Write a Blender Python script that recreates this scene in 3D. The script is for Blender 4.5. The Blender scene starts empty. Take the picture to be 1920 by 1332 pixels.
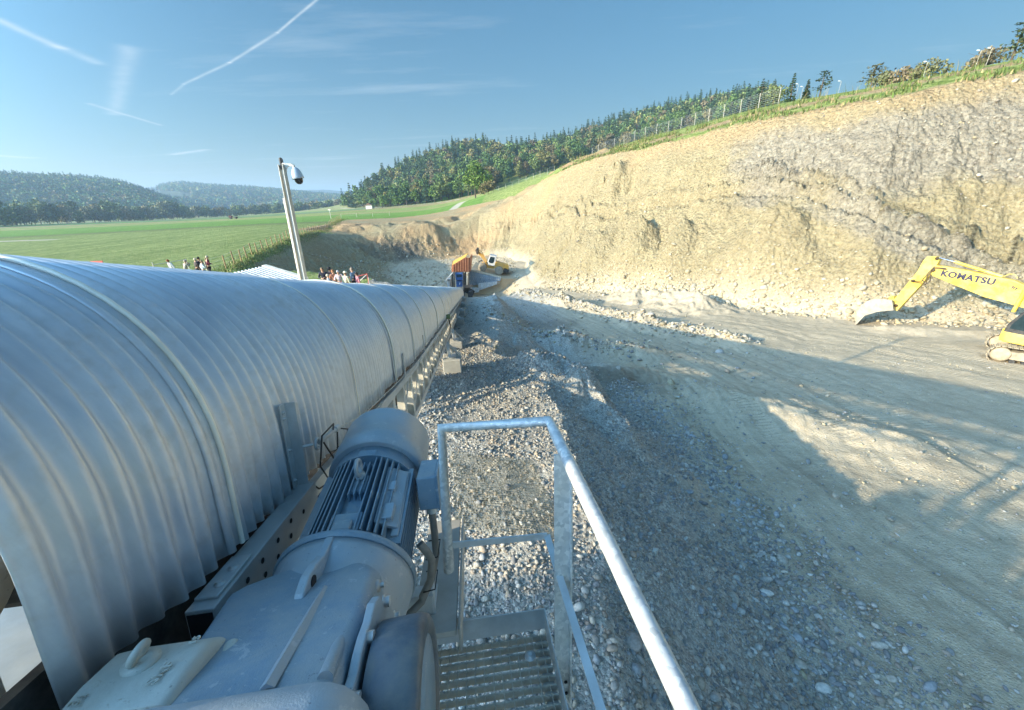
import bpy, bmesh, math, random
import numpy as np
from mathutils import Vector, Matrix
R = math.radians
scene = bpy.context.scene
col = scene.collection
rng = np.random.default_rng(7)
random.seed(7)

# ---------------------------------------------------------------- camera
CAM_PITCH, CAM_ROLL, FPX = 22.7, 2.6, 721.0
cd = bpy.data.cameras.new('camera'); cam = bpy.data.objects.new('camera', cd); col.objects.link(cam)
cd.sensor_width = 36.0; cd.lens = 36.0 * FPX / 1920.0; cd.clip_start = 0.05; cd.clip_end = 12000
_f = Vector((0, math.cos(R(CAM_PITCH)), -math.sin(R(CAM_PITCH))))
_u0 = Vector((0, math.sin(R(CAM_PITCH)), math.cos(R(CAM_PITCH)))); _r0 = Vector((1, 0, 0))
_r = _r0 * math.cos(R(CAM_ROLL)) - _u0 * math.sin(R(CAM_ROLL))
_u = _u0 * math.cos(R(CAM_ROLL)) + _r0 * math.sin(R(CAM_ROLL))
cam.matrix_world = Matrix(((_r.x, _u.x, -_f.x, 0), (_r.y, _u.y, -_f.y, 0), (_r.z, _u.z, -_f.z, 0), (0, 0, 0, 1)))
scene.camera = cam

# ---------------------------------------------------------------- light
SUN = Vector((31.3, 13.5, -10.8)).normalized()          # the way the sunlight travels
sun_el = math.asin(-SUN.z); sun_rot = math.atan2(-SUN.x, -SUN.y)
sl = bpy.data.lights.new('sun', 'SUN'); sl.energy = 4.6; sl.angle = R(0.53); sl.color = (1.0, 0.87, 0.61)
so = bpy.data.objects.new('sun', sl); col.objects.link(so)
so.rotation_euler = (-SUN).to_track_quat('Z', 'Y').to_euler(); so.location = (-60, -30, 60)
world = bpy.data.worlds.new('World'); scene.world = world; world.use_nodes = True
scene.view_settings.view_transform = 'Standard'; scene.view_settings.look = 'None'
scene.view_settings.exposure = 1.2; scene.view_settings.gamma = 1.0

SKY_SOFT, SKY_GAIN, SKY_SIDE, SKY_FRONT = 0.36, 1.5, 8.5, 0.50
def build_world():
    nt = world.node_tree; nt.nodes.clear(); N = nt.nodes.new; L = nt.links.new
    out = N('ShaderNodeOutputWorld'); bg = N('ShaderNodeBackground'); bg.inputs[1].default_value = 0.15
    sky = N('ShaderNodeTexSky'); sky.sky_type = 'NISHITA'; sky.sun_disc = False
    sky.sun_elevation = sun_el; sky.sun_rotation = sun_rot; sky.altitude = 500
    sky.air_density = 1.0; sky.dust_density = 0.6; sky.ozone_density = 2.0
    bw = N('ShaderNodeRGBToBW'); L(sky.outputs[0], bw.inputs[0])
    vm = N('ShaderNodeVectorMath'); vm.operation = 'SCALE'; L(sky.outputs[0], vm.inputs[0])
    den = N('ShaderNodeMath'); den.operation = 'MULTIPLY_ADD'; L(bw.outputs[0], den.inputs[0]); den.inputs[1].default_value = SKY_SOFT; den.inputs[2].default_value = 1.0
    inv = N('ShaderNodeMath'); inv.operation = 'DIVIDE'; inv.inputs[0].default_value = SKY_GAIN; L(den.outputs[0], inv.inputs[1]); L(inv.outputs[0], vm.inputs['Scale'])
    tc = N('ShaderNodeTexCoord'); sep = N('ShaderNodeSeparateXYZ'); L(tc.outputs['Generated'], sep.inputs[0])
    def m(op, a, b=None, c=None):
        n = N('ShaderNodeMath'); n.operation = op
        for i, v in enumerate((a, b, c)):
            if v is None: continue
            if isinstance(v, (int, float)): n.inputs[i].default_value = v
            else: L(v, n.inputs[i])
        return n.outputs[0]
    # sky scaled up on the sun's side, added to fill the shade
    hs_ = Vector((-SUN.x, -SUN.y, 0.35)).normalized()
    dt_ = m('ADD', m('ADD', m('MULTIPLY', sep.outputs[0], hs_.x), m('MULTIPLY', sep.outputs[1], hs_.y)), m('MULTIPLY', sep.outputs[2], hs_.z))
    side = m('ADD', m('MULTIPLY', m('POWER', m('MAXIMUM', m('ADD', m('MULTIPLY', dt_, .5), .5), 0.0), 10.0), SKY_SIDE), SKY_FRONT)
    vs_ = N('ShaderNodeVectorMath'); vs_.operation = 'SCALE'; L(vm.outputs[0], vs_.inputs[0]); L(side, vs_.inputs['Scale'])
    zc = m('MAXIMUM', sep.outputs[2], 0.02)
    px = m('DIVIDE', sep.outputs[0], zc); py = m('DIVIDE', sep.outputs[1], zc)   # a cloud deck one unit up
    cmb = N('ShaderNodeCombineXYZ'); L(px, cmb.inputs[0]); L(py, cmb.inputs[1])
    nz = N('ShaderNodeTexNoise'); nz.inputs['Scale'].default_value = 1.3; nz.inputs['Detail'].default_value = 5
    L(cmb.outputs[0], nz.inputs['Vector'])
    wob = m('MULTIPLY', m('SUBTRACT', nz.outputs[0], 0.5), 0.10)
    nz2 = N('ShaderNodeTexNoise'); nz2.inputs['Scale'].default_value = 5; nz2.inputs['Detail'].default_value = 6
    L(cmb.outputs[0], nz2.inputs['Vector'])
    total = None
    for (ax, ay), (bx, by), wd, st in CONTRAILS:
        dx, dy = bx - ax, by - ay; ll = dx * dx + dy * dy
        t = m('DIVIDE', m('ADD', m('MULTIPLY', m('SUBTRACT', px, ax), dx), m('MULTIPLY', m('SUBTRACT', py, ay), dy)), ll)
        tcl = m('MINIMUM', m('MAXIMUM', t, 0.0), 1.0)
        ex = m('ADD', m('SUBTRACT', m('SUBTRACT', px, ax), m('MULTIPLY', tcl, dx)), m('MULTIPLY', wob, wd * 16))
        ey = m('SUBTRACT', m('SUBTRACT', py, ay), m('MULTIPLY', tcl, dy))
        dd = m('SQRT', m('ADD', m('MULTIPLY', ex, ex), m('MULTIPLY', ey, ey)))
        k = m('DIVIDE', dd, wd)
        g = m('POWER', 2.718, m('MULTIPLY', m('MULTIPLY', k, k), -1.0))
        g = m('MULTIPLY', g, m('MULTIPLY', m('ADD', nz2.outputs[0], 0.1), st * 1.5))
        total = g if total is None else m('ADD', total, g)
    mp = N('ShaderNodeMapping'); mp.inputs['Scale'].default_value = (0.32, 1.1, 1); mp.inputs['Rotation'].default_value = (0, 0, 0.35)
    L(cmb.outputs[0], mp.inputs[0])
    nz3 = N('ShaderNodeTexNoise'); nz3.inputs['Scale'].default_value = 0.8; nz3.inputs['Detail'].default_value = 7; nz3.inputs['Roughness'].default_value = 0.62
    L(mp.outputs[0], nz3.inputs['Vector'])
    wisp = m('MULTIPLY', m('MAXIMUM', m('SUBTRACT', nz3.outputs[0], 0.56), 0.0), 1.6)
    total = m('MINIMUM', m('ADD', total, wisp), 0.8)
    mix = N('ShaderNodeMix'); mix.data_type = 'RGBA'
    L(total, mix.inputs[0]); hsv = N('ShaderNodeHueSaturation'); hsv.inputs['Saturation'].default_value = 1.22; hsv.inputs['Hue'].default_value = 0.486; L(vs_.outputs[0], hsv.inputs['Color']); L(hsv.outputs[0], mix.inputs[6]); mix.inputs[7].default_value = (2.6, 2.9, 3.1, 1)
    L(mix.outputs[2], bg.inputs[0]); L(bg.outputs[0], out.inputs[0])

def pray(x, y): return _f + _r * ((x - 960) / FPX) - _u * ((y - 666) / FPX)
def deck(x, y):
    v = pray(x, y); return (v.x / v.z, v.y / v.z)
CONTRAILS = [(deck(600, -5), deck(520, 62), .009, .5), (deck(520, 62), deck(430, 118), .013, .45), (deck(430, 118), deck(345, 158), .016, .4),
             (deck(345, 158), deck(320, 178), .014, .3), (deck(-10, 35), deck(110, 90), .035, .45), (deck(110, 90), deck(180, 118), .05, .3),
             (deck(325, 290), deck(385, 281), .08, .55), (deck(-30, 290), deck(50, 296), .14, .8), (deck(240, 90), deck(215, 215), .06, .28), (deck(170, 195), deck(300, 235), .03, .4)]
build_world()

# ---------------------------------------------------------------- helpers
def tag(o, label=None, cat=None, group=None, kind=None):
    if label: o['label'] = label
    if cat: o['category'] = cat
    if group: o['group'] = group
    if kind: o['kind'] = kind
    return o
def empty(name, loc=(0, 0, 0), rot=(0, 0, 0)):
    o = bpy.data.objects.new(name, None); col.objects.link(o); o.location = loc; o.rotation_euler = rot
    o.empty_display_size = 0.2
    return o
def np_mesh(name, verts, faces, mats=(), smooth=False, mat_idx=None, loops=None):
    """verts (n,3), faces (m,k) with constant k"""
    me = bpy.data.meshes.new(name); verts = np.asarray(verts, np.float32); faces = np.asarray(faces, np.int32)
    me.vertices.add(len(verts)); me.vertices.foreach_set('co', verts.ravel())
    m, k = faces.shape
    me.loops.add(m * k); me.loops.foreach_set('vertex_index', faces.ravel())
    me.polygons.add(m); me.polygons.foreach_set('loop_start', np.arange(0, m * k, k, dtype=np.int32))
    for mt in mats: me.materials.append(mt)
    if mat_idx is not None: me.polygons.foreach_set('material_index', np.asarray(mat_idx, np.int32))
    me.update(calc_edges=True)
    if smooth: me.polygons.foreach_set('use_smooth', np.ones(m, bool))
    return me
def np_obj(name, verts, faces, mats=(), smooth=False, parent=None, mat_idx=None):
    o = bpy.data.objects.new(name, np_mesh(name, verts, faces, mats, smooth, mat_idx)); col.objects.link(o)
    if parent: o.parent = parent
    return o

class MB:
    """collects simple shapes and links them as ONE mesh object"""
    def __init__(s): s.v = []; s.f = []; s.sm = []
    def add(s, vs, fs, sm=False):
        n = len(s.v); s.v += [tuple(v) for v in vs]; s.f += [tuple(i + n for i in f) for f in fs]; s.sm += [sm] * len(fs); return s
    def box(s, c, size, rot=None):
        hx, hy, hz = (d / 2 for d in size); c = Vector(c)
        vs = [Vector((x * hx, y * hy, z * hz)) for x in (-1, 1) for y in (-1, 1) for z in (-1, 1)]
        if rot is not None: vs = [rot @ v for v in vs]
        return s.add([c + v for v in vs], [(0, 1, 3, 2), (4, 6, 7, 5), (0, 4, 5, 1), (2, 3, 7, 6), (0, 2, 6, 4), (1, 5, 7, 3)])
    def bar(s, p, q, w, h, up=(0, 0, 1)):
        p = Vector(p); q = Vector(q); d = (q - p).normalized(); up = Vector(up)
        sd = d.cross(up)
        if sd.length < 1e-4: sd = d.cross(Vector((1, 0, 0)))
        sd.normalize(); u = sd.cross(d)
        vs = []
        for e in (p, q):
            for a, b in ((-1, -1), (1, -1), (1, 1), (-1, 1)): vs.append(e + sd * (a * w / 2) + u * (b * h / 2))
        return s.add(vs, [(0, 1, 2, 3), (7, 6, 5, 4), (0, 4, 5, 1), (1, 5, 6, 2), (2, 6, 7, 3), (3, 7, 4, 0)])
    def tube(s, pts, r, n=12, caps=True, r2=None):
        pts = [Vector(p) for p in pts]; rings = []; up = None
        for i, p in enumerate(pts):
            if i == 0: d = pts[1] - p
            elif i == len(pts) - 1: d = p - pts[i - 1]
            else: d = (pts[i + 1] - p).normalized() + (p - pts[i - 1]).normalized()
            d.normalize()
            if up is None:
                up = Vector((0, 0, 1)) if abs(d.z) < 0.9 else Vector((1, 0, 0))
            sd = d.cross(up).normalized(); up = sd.cross(d).normalized()
            rr = r if not isinstance(r, (list, tuple)) else r[i]
            k = 1.0
            if 0 < i < len(pts) - 1:
                c = (pts[i + 1] - p).normalized().dot((p - pts[i - 1]).normalized()); k = 1 / max(0.5, math.sqrt((1 + c) / 2))
            rings.append([p + (sd * math.cos(a) + up * math.sin(a)) * rr for a in [2 * math.pi * j / n for j in range(n)]])
        vs = [v for rg in rings for v in rg]; fs = []
        for i in range(len(rings) - 1):
            for j in range(n):
                a = i * n + j; b = i * n + (j + 1) % n; fs.append((a, b, b + n, a + n))
        s.add(vs, fs, True)
        if caps:
            s.add(rings[0], [tuple(range(n))[::-1]]); s.add(rings[-1], [tuple(range(n))])
        return s
    def lathe(s, o, ax, prof, n=32, side=None, caps=True, a0=0, a1=2 * math.pi):
        """prof: (along, radius)"""
        o = Vector(o); ax = Vector(ax).normalized()
        sd = Vector(side) if side else (Vector((0, 0, 1)) if abs(ax.z) < .9 else Vector((1, 0, 0)))
        sd = (sd - ax * sd.dot(ax)).normalized(); u = ax.cross(sd); full = abs(a1 - a0 - 2 * math.pi) < 1e-5
        m = n if full else n + 1; rings = []
        for t, r in prof: rings.append([o + ax * t + (sd * math.cos(a) + u * math.sin(a)) * r for a in [a0 + (a1 - a0) * j / n for j in range(m)]])
        vs = [v for rg in rings for v in rg]; fs = []
        for i in range(len(rings) - 1):
            for j in range(n if full else n):
                a = i * m + j; b = i * m + (j + 1) % m; fs.append((a, b, b + m, a + m))
        s.add(vs, fs, True)
        if caps and full:
            if prof[0][1] > 1e-4: s.add(rings[0], [tuple(range(m))[::-1]])
            if prof[-1][1] > 1e-4: s.add(rings[-1], [tuple(range(m))])
        return s
    def prism(s, poly, o, ux, uy, ext):
        """extrude a 2-D outline (closed) laid in axes ux,uy at o by vector ext"""
        o = Vector(o); ux = Vector(ux); uy = Vector(uy); ext = Vector(ext); n = len(poly)
        a = [o + ux * x + uy * y for x, y in poly]; b = [p + ext for p in a]
        s.add(a + b, [tuple(range(n))[::-1], tuple(range(n, 2 * n))] + [(i, (i + 1) % n, (i + 1) % n + n, i + n) for i in range(n)])
        return s
    def build(s, name, mat=None, parent=None, bevel=0, smooth_all=False, xf=None):
        me = bpy.data.meshes.new(name)
        vs = s.v if xf is None else [tuple(xf(Vector(v))) for v in s.v]
        me.from_pydata(vs, [], s.f); me.update()
        bm = bmesh.new(); bm.from_mesh(me); bmesh.ops.recalc_face_normals(bm, faces=bm.faces)
        bm.to_mesh(me); bm.free()
        me.polygons.foreach_set('use_smooth', np.array([True] * len(s.sm) if smooth_all else s.sm, bool))
        if mat: me.materials.append(mat)
        o = bpy.data.objects.new(name, me); col.objects.link(o)
        if parent: o.parent = parent
        if bevel:
            md = o.modifiers.new('bevel', 'BEVEL'); md.width = bevel; md.segments = 2; md.limit_method = 'ANGLE'; md.angle_limit = R(40)
        return o

# ---- materials
def new_mat(name):
    m = bpy.data.materials.new(name); m.use_nodes = True; nt = m.node_tree
    return m, nt, nt.nodes['Principled BSDF']
def ramp(nt, fac, stops, interp='LINEAR'):
    n = nt.nodes.new('ShaderNodeValToRGB'); n.color_ramp.interpolation = interp
    els = n.color_ramp.elements
    while len(els) < len(stops): els.new(0.5)
    for e, (p, c) in zip(els, stops): e.position = p; e.color = (*c, 1) if len(c) == 3 else c
    if fac is not None: nt.links.new(fac, n.inputs[0])
    return n
def noise(nt, scale, detail=4, rough=0.55, vec=None, dist=0, dim='3D'):
    n = nt.nodes.new('ShaderNodeTexNoise'); n.inputs['Scale'].default_value = scale; n.inputs['Detail'].default_value = detail
    n.inputs['Roughness'].default_value = rough; n.inputs['Distortion'].default_value = dist
    if vec is not None: nt.links.new(vec, n.inputs['Vector'])
    return n
def coord(nt, kind='Object', scale=None, rot=None):
    tc = nt.nodes.new('ShaderNodeTexCoord')
    if scale is None and rot is None: return tc.outputs[kind]
    mp = nt.nodes.new('ShaderNodeMapping'); nt.links.new(tc.outputs[kind], mp.inputs[0])
    if scale: mp.inputs['Scale'].default_value = scale
    if rot: mp.inputs['Rotation'].default_value = rot
    return mp.outputs[0]
def mixc(nt, fac, a, b, mode='MIX'):
    n = nt.nodes.new('ShaderNodeMix'); n.data_type = 'RGBA'; n.blend_type = mode
    for sock, v in ((n.inputs[0], fac), (n.inputs[6], a), (n.inputs[7], b)):
        if isinstance(v, (int, float)): sock.default_value = v
        elif isinstance(v, tuple): sock.default_value = (*v, 1)
        else: nt.links.new(v, sock)
    return n.outputs[2]
def mth(nt, op, a, b=None, clamp=False):
    n = nt.nodes.new('ShaderNodeMath'); n.operation = op; n.use_clamp = clamp
    for i, v in enumerate((a, b)):
        if v is None: continue
        if isinstance(v, (int, float)): n.inputs[i].default_value = v
        else: nt.links.new(v, n.inputs[i])
    return n.outputs[0]
def bump(nt, b, h, strength=0.3, dist=0.02, prev=None):
    n = nt.nodes.new('ShaderNodeBump'); n.inputs['Strength'].default_value = strength; n.inputs['Distance'].default_value = dist
    nt.links.new(h, n.inputs['Height'])
    if prev is not None: nt.links.new(prev, n.inputs['Normal'])
    if b is not None: nt.links.new(n.outputs[0], b.inputs['Normal'])
    return n.outputs[0]
def simple(name, color, rough=0.6, metal=0.0, var=0.25, scale=6.0, dirt=None, dirt_amt=0.5, bmp=0.0, bscale=80, kind='Object', chips=None, dust=0.0):
    """paint or metal with uneven tone, dust and a fine grain"""
    m, nt, b = new_mat(name); c = coord(nt, kind)
    n1 = noise(nt, scale, 6, 0.6, c)
    lo = tuple(x * (1 - var) for x in color); hi = tuple(min(1, x * (1 + var)) for x in color)
    r = ramp(nt, n1.outputs[0], [(0.3, lo), (0.7, hi)])
    outc = r.outputs[0]
    if dirt:
        n2 = noise(nt, scale * 0.6, 8, 0.7, c, 0.4); k = ramp(nt, n2.outputs[0], [(0.42, (0, 0, 0)), (0.68, (dirt_amt,) * 3)])
        outc = mixc(nt, k.outputs[0], outc, dirt)
    if dust:
        gn_ = nt.nodes.new('ShaderNodeNewGeometry'); sz_ = nt.nodes.new('ShaderNodeSeparateXYZ'); nt.links.new(gn_.outputs['Normal'], sz_.inputs[0]); nd_ = noise(nt, 9, 8, .75, c, .5)
        outc = mixc(nt, mth(nt, 'MULTIPLY', mth(nt, 'MULTIPLY', ramp(nt, nd_.outputs[0], [(.35, (.15,) * 3), (.62, (1,) * 3)]).outputs[0], dust), mth(nt, 'MAXIMUM', sz_.outputs[2], 0.0)), outc, (.50, .47, .40))
    nt.links.new(outc, b.inputs['Base Color']); b.inputs['Metallic'].default_value = metal
    rr = ramp(nt, n1.outputs[0], [(0.3, (max(0.05, rough - .12),) * 3), (0.7, (min(1, rough + .12),) * 3)])
    nt.links.new(rr.outputs[0], b.inputs['Roughness'])
    if chips:
        n4 = noise(nt, chips[0], 6, 0.75, c, 0.3); k4 = ramp(nt, n4.outputs[0], [(chips[1], (0,) * 3), (chips[1] + .03, (chips[3],) * 3)]); outc = mixc(nt, k4.outputs[0], outc, chips[2])
        n5 = noise(nt, chips[0] * 3.1, 6, 0.8, c, 0.2); k5 = ramp(nt, n5.outputs[0], [(.62, (0,) * 3), (.66, (.6,) * 3)]); outc = mixc(nt, k5.outputs[0], outc, (.07, .08, .09)); nt.links.new(outc, b.inputs['Base Color'])
    if bmp:
        n3 = noise(nt, bscale, 4, 0.6, c); bump(nt, b, n3.outputs[0], bmp, 0.004)
    return m

# ---- numpy noise
def _hash(ix, iy, seed):
    h = (ix.astype(np.int64) * 374761393 + iy.astype(np.int64) * 668265263 + seed * 974634777) & 0x7fffffff
    h = ((h ^ (h >> 13)) * 1274126177) & 0x7fffffff
    return ((h ^ (h >> 16)) & 0xffff) / 65535.0
def vnoise(x, y, seed=0):
    ix = np.floor(x); iy = np.floor(y); fx = x - ix; fy = y - iy
    fx = fx * fx * fx * (fx * (fx * 6 - 15) + 10); fy = fy * fy * fy * (fy * (fy * 6 - 15) + 10)
    a = _hash(ix, iy, seed); b = _hash(ix + 1, iy, seed); c = _hash(ix, iy + 1, seed); d = _hash(ix + 1, iy + 1, seed)
    return (a * (1 - fx) + b * fx) * (1 - fy) + (c * (1 - fx) + d * fx) * fy * 1.0
def fbm(x, y, oct=4, seed=0, gain=0.5):
    s = 0; a = 1; t = 0
    for i in range(oct):
        s = s + a * (vnoise(x * (2 ** i) + 13.7 * i, y * (2 ** i) - 7.1 * i, seed + i) - 0.5); t += a; a *= gain
    return s / t * 2
def sstep(e0, e1, x):
    t = np.clip((x - e0) / (e1 - e0), 0, 1); return t * t * (3 - 2 * t)

_TXT = {}
def text_flat(txt, size, ext, bold):
    cu = bpy.data.curves.new('lettering', 'FONT'); cu.body = txt; cu.size = size; cu.extrude = ext; cu.align_x = 'CENTER'; cu.align_y = 'CENTER'; cu.offset = bold; cu.space_character = 1.08
    t = bpy.data.objects.new('lettering', cu); col.objects.link(t); dg = bpy.context.evaluated_depsgraph_get(); dg.update()
    me = bpy.data.meshes.new_from_object(t.evaluated_get(dg)); bpy.data.objects.remove(t); me.materials.clear(); _TXT[txt] = me
for a_ in (('SKF', .030, .0012, .0004), ('31', .026, .002, 0), ('15', .022, .002, 0), ('KOMATSU', .50, .006, .020), ('hy', .26, .004, .01)): text_flat(*a_)
# ---------------------------------------------------------------- the ground as one sheet
TOE = np.array([(-2.6,-30),(-2.6,10),(-3.6,20),(-6,28),(-12,38),(-16,50),(-20,70),(-26,84),(-26,94),(-18,99),(-10,104),(0,98),(4,84),(3.2,72),(4.7,60.7),(13.6,49.3),(21.4,37.7),(27.7,29.3),(36.4,25.3),(46,16),(56,0),(60,-30)], float)
def pixat(x, y, Y):
    v = pray(x, y); k = Y / v.y; return (v.x * k, Y, v.z * k)
TOP3 = [(-3.6,-30,-5.5),(-3.6,10,-5.5),(-5.2,20,-5.8),(-7.6,29,-6.0),(-16,34.5,-5.7),(-26,36.6,-5.5),(-29.9,47,-5.5),(-34,60,-5.5),(-39,75,-5.5),(-44,92,-6),(-38,104,-8),(-26,108,-7.2),(-20,110,-6.6)]
TOP3 += [pixat(830,425,113), pixat(900,403,116), pixat(960,378,112), pixat(1010,345,107), pixat(1060,318,98), pixat(1130,293,87.2), pixat(1200,282,65.3), pixat(1300,256,58.8), pixat(1400,230,53.4),
         pixat(1500,214,48.2), pixat(1600,197,44.2), pixat(1700,181,41), pixat(1800,158,39.8), pixat(1920,140,38.1), (57,27,8.2),(72,5,8.5),(76,-30,8.5)]
TOP3 = np.array(TOP3, float)
def polyd(px, py, P):
    """distance to open polyline, arc parameter and segment interpolation"""
    best = np.full(px.shape, 1e18); U = np.zeros(px.shape); S = np.zeros(px.shape, int); T = np.zeros(px.shape); acc = 0
    for i in range(len(P) - 1):
        ax, ay = P[i][:2]; bx, by = P[i + 1][:2]; dx, dy = bx - ax, by - ay; L2 = dx * dx + dy * dy
        t = np.clip(((px - ax) * dx + (py - ay) * dy) / L2, 0, 1); d = (px - ax - t * dx) ** 2 + (py - ay - t * dy) ** 2
        k = d < best; best = np.where(k, d, best); U = np.where(k, acc + t * math.sqrt(L2), U); S = np.where(k, i, S); T = np.where(k, t, T); acc += math.sqrt(L2)
    return np.sqrt(best), U, S, T
def inside(px, py, P):
    c = np.zeros(px.shape, bool); n = len(P)
    for i in range(n):
        ax, ay = P[i][:2]; bx, by = P[(i + 1) % n][:2]
        if ay == by: continue
        k = ((ay > py) != (by > py)) & (px < (bx - ax) * (py - ay) / (by - ay) + ax); c ^= k
    return c
# outer surface: thin-plate through (theta, log r)
def W(x, y, d, dz=0):
    v = pray(x, y); h = math.hypot(v.x, v.y); k = d / h; return (v.x * k, v.y * k, v.z * k + dz)
CTRL = [(-20,0,-5.5),(-60,0,-5.5),(-300,0,-5.5),(-20,30,-5.5),(-60,40,-5.5),(-60,80,-5.5),(-100,60,-5.5),(-200,150,-5.5),(-400,300,-5.5),(-900,500,-5.5),(-55,137,-5.5),(-46,143,-5.5),(-33,149,-5.5),
        (-100,250,-5.5),(-200,450,-5.5),(-120,420,-5.5),(-400,900,-5.5),(-900,1600,-5.5),(-150,700,-5.5),(-20,-40,-5.5),(-100,-100,-5.5),(30,-100,-2),(0,-60,-5.5),(-45,115,-6.2),(-5,-6,-5.5),(-9,-3,-5.5),(-40,200,-5.5),(-80,170,-5.5),(-70,330,-5)]
CTRL += [tuple(p) for p in TOP3]
CTRL += [W(870,378,175), W(930,362,170), W(1000,336,160), W(1060,316,150), W(860,381,230), W(890,366,260), W(760,384,300), W(700,385,400), W(940,352,250), W(1000,334,240), W(1080,312,210),
         W(680,384,500), W(950,346,330), W(1040,318,360), W(1130,291,400), W(1250,252,420), W(1400,212,430), W(1550,190,430),
         W(690,352,500), W(760,325,560), W(800,314,570), W(880,286,590), W(915,302,600), W(950,318,620), W(1000,302,640), W(1100,264,640), W(1250,224,640), W(1400,204,640), W(1550,190,640),
         W(1130,298,200), W(1250,258,200), W(1400,218,200), W(1550,196,180)]
CTRL += [W(880,330,1100), W(1100,320,1100), W(1400,280,1100), W(700,372,1000), W(1800,220,800)]
# strip of grass above the cliff: rises then levels
for px_, py_, d_ in [(1920,112,66),(1800,136,62),(1700,158,63),(1600,172,67),(1500,188,73),(1420,203,80),(1300,236,92),(1200,262,100),(1130,284,112)]:
    CTRL.append(W(px_, py_, d_)); CTRL.append(W(px_, py_ + 10, d_ * 1.6))
CTRL += [(90,40,14),(100,0,15),(120,-60,15),W(1920,122,85),W(1920,132,120),W(2050,80,70),W(1700,170,95),W(1500,195,120)]
CTRL = np.array(CTRL, float)
def feat(x, y):
    r = np.hypot(x, y) + 1; return np.stack([np.arctan2(x, y) * 2.2, np.log(r) * 1.3], -1)
_cf = feat(CTRL[:, 0], CTRL[:, 1])
def _phi(d2): return 0.5 * d2 * np.log(d2 + 1e-9)
_n = len(CTRL); _K = _phi(((_cf[:, None] - _cf[None]) ** 2).sum(-1)) + np.eye(_n) * 0.01
_P = np.concatenate([np.ones((_n, 1)), _cf], 1); _A = np.zeros((_n + 3, _n + 3)); _A[:_n, :_n] = _K; _A[:_n, _n:] = _P; _A[_n:, :_n] = _P.T
_w = np.linalg.solve(_A, np.concatenate([CTRL[:, 2], np.zeros(3)]))
def outer(x, y):
    sh = x.shape; f = feat(x.ravel(), y.ravel()); out = np.empty(len(f))
    for i in range(0, len(f), 60000):
        g = f[i:i + 60000]; d2 = ((g[:, None] - _cf[None]) ** 2).sum(-1)
        out[i:i + 60000] = _phi(d2) @ _w[:_n] + _w[_n] + g @ _w[_n + 1:]
    return out.reshape(sh)
_topdelta = TOP3[:, 2] - outer(TOP3[:, 0], TOP3[:, 1])
_xl = np.array([0, 8, 14, 20, 30, 60, 120]); 
def road_z(x, y): return -9.5 - .11 * (np.clip(y, -2, 66) - 20)
# ridges and heaps in the pit: (x0,y0,x1,y1,height,width)
HEAPS = [(2.2,55,6,43,.7,1.2),(6,43,11,31,.8,1.3),(11,31,15.4,24.2,.55,1.0),(-1.5,26,3.5,25,.9,1.5),(3.5,25,8.5,23,.7,1.2),(0.5,19,5,18.5,.8,1.8),(1.0,12.4,2.3,11.6,1.1,.9),(2.4,10.8,3.2,9.2,.6,.5),
         (-1.5,40,-.8,32,.9,1.6),(9.3,15.2,13.0,10.8,.5,1.3),(6,14.5,8,17,.25,1.6),(17.5,41,19,37,1.6,2.0),(14,46,15,44,1.4,1.6),(29.5,31.5,31,33,1.3,2),(-8,60,-4,58,.8,2),(33,22.5,27,26,.35,.8)]
def floor_z(x, y):
    z = road_z(x, y) + 0.22 * fbm(x * .25, y * .25, 4, 3) + 0.05 * fbm(x * 1.6, y * 1.6, 3, 9)
    zb = np.interp(y, [-40, 11, 14, 48, 57, 70], [-5.4, -5.4, -6.0, -11.9, -15.2, -17.5])
    xb = np.interp(y, [-40, 9, 12, 15, 60], [1.3, 1.3, 0.8, -0.6, -2.5]) + 0.35 * fbm(y * .6, y * 0, 3, 21)
    bank = zb - 0.64 * np.maximum(0, x - xb) + 0.10 * fbm(x * .9, y * .9, 4, 5)
    k = 0.25; h = np.clip(0.5 + 0.5 * (bank - z) / k, 0, 1); z = z * (1 - h) + bank * h + k * h * (1 - h)
    z = z + 1.0 * sstep(9, 3, np.hypot((x - 4) * .8, (y - 78) * .62)) - 2.5 * sstep(9, 3, np.hypot(x + 4.0, (y - 63.5) * .75)) + sstep(62, 70, y) * sstep(3, -6, x) * .7 * fbm(x * .12, y * .12, 4, 221)
    for (x0, y0, x1, y1, hh, w) in HEAPS:
        dx, dy = x1 - x0, y1 - y0; t = np.clip(((x - x0) * dx + (y - y0) * dy) / (dx * dx + dy * dy), 0, 1)
        d = np.hypot(x - x0 - t * dx, y - y0 - t * dy) * (1 + .35 * fbm(x * .8, y * .8, 3, 31))
        z = z + hh * np.maximum(0, 1 - d / (2 * w)) ** 1.5 * (1 + .25 * fbm(x * 2.5, y * 2.5, 3, 17))
    return z
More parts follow.
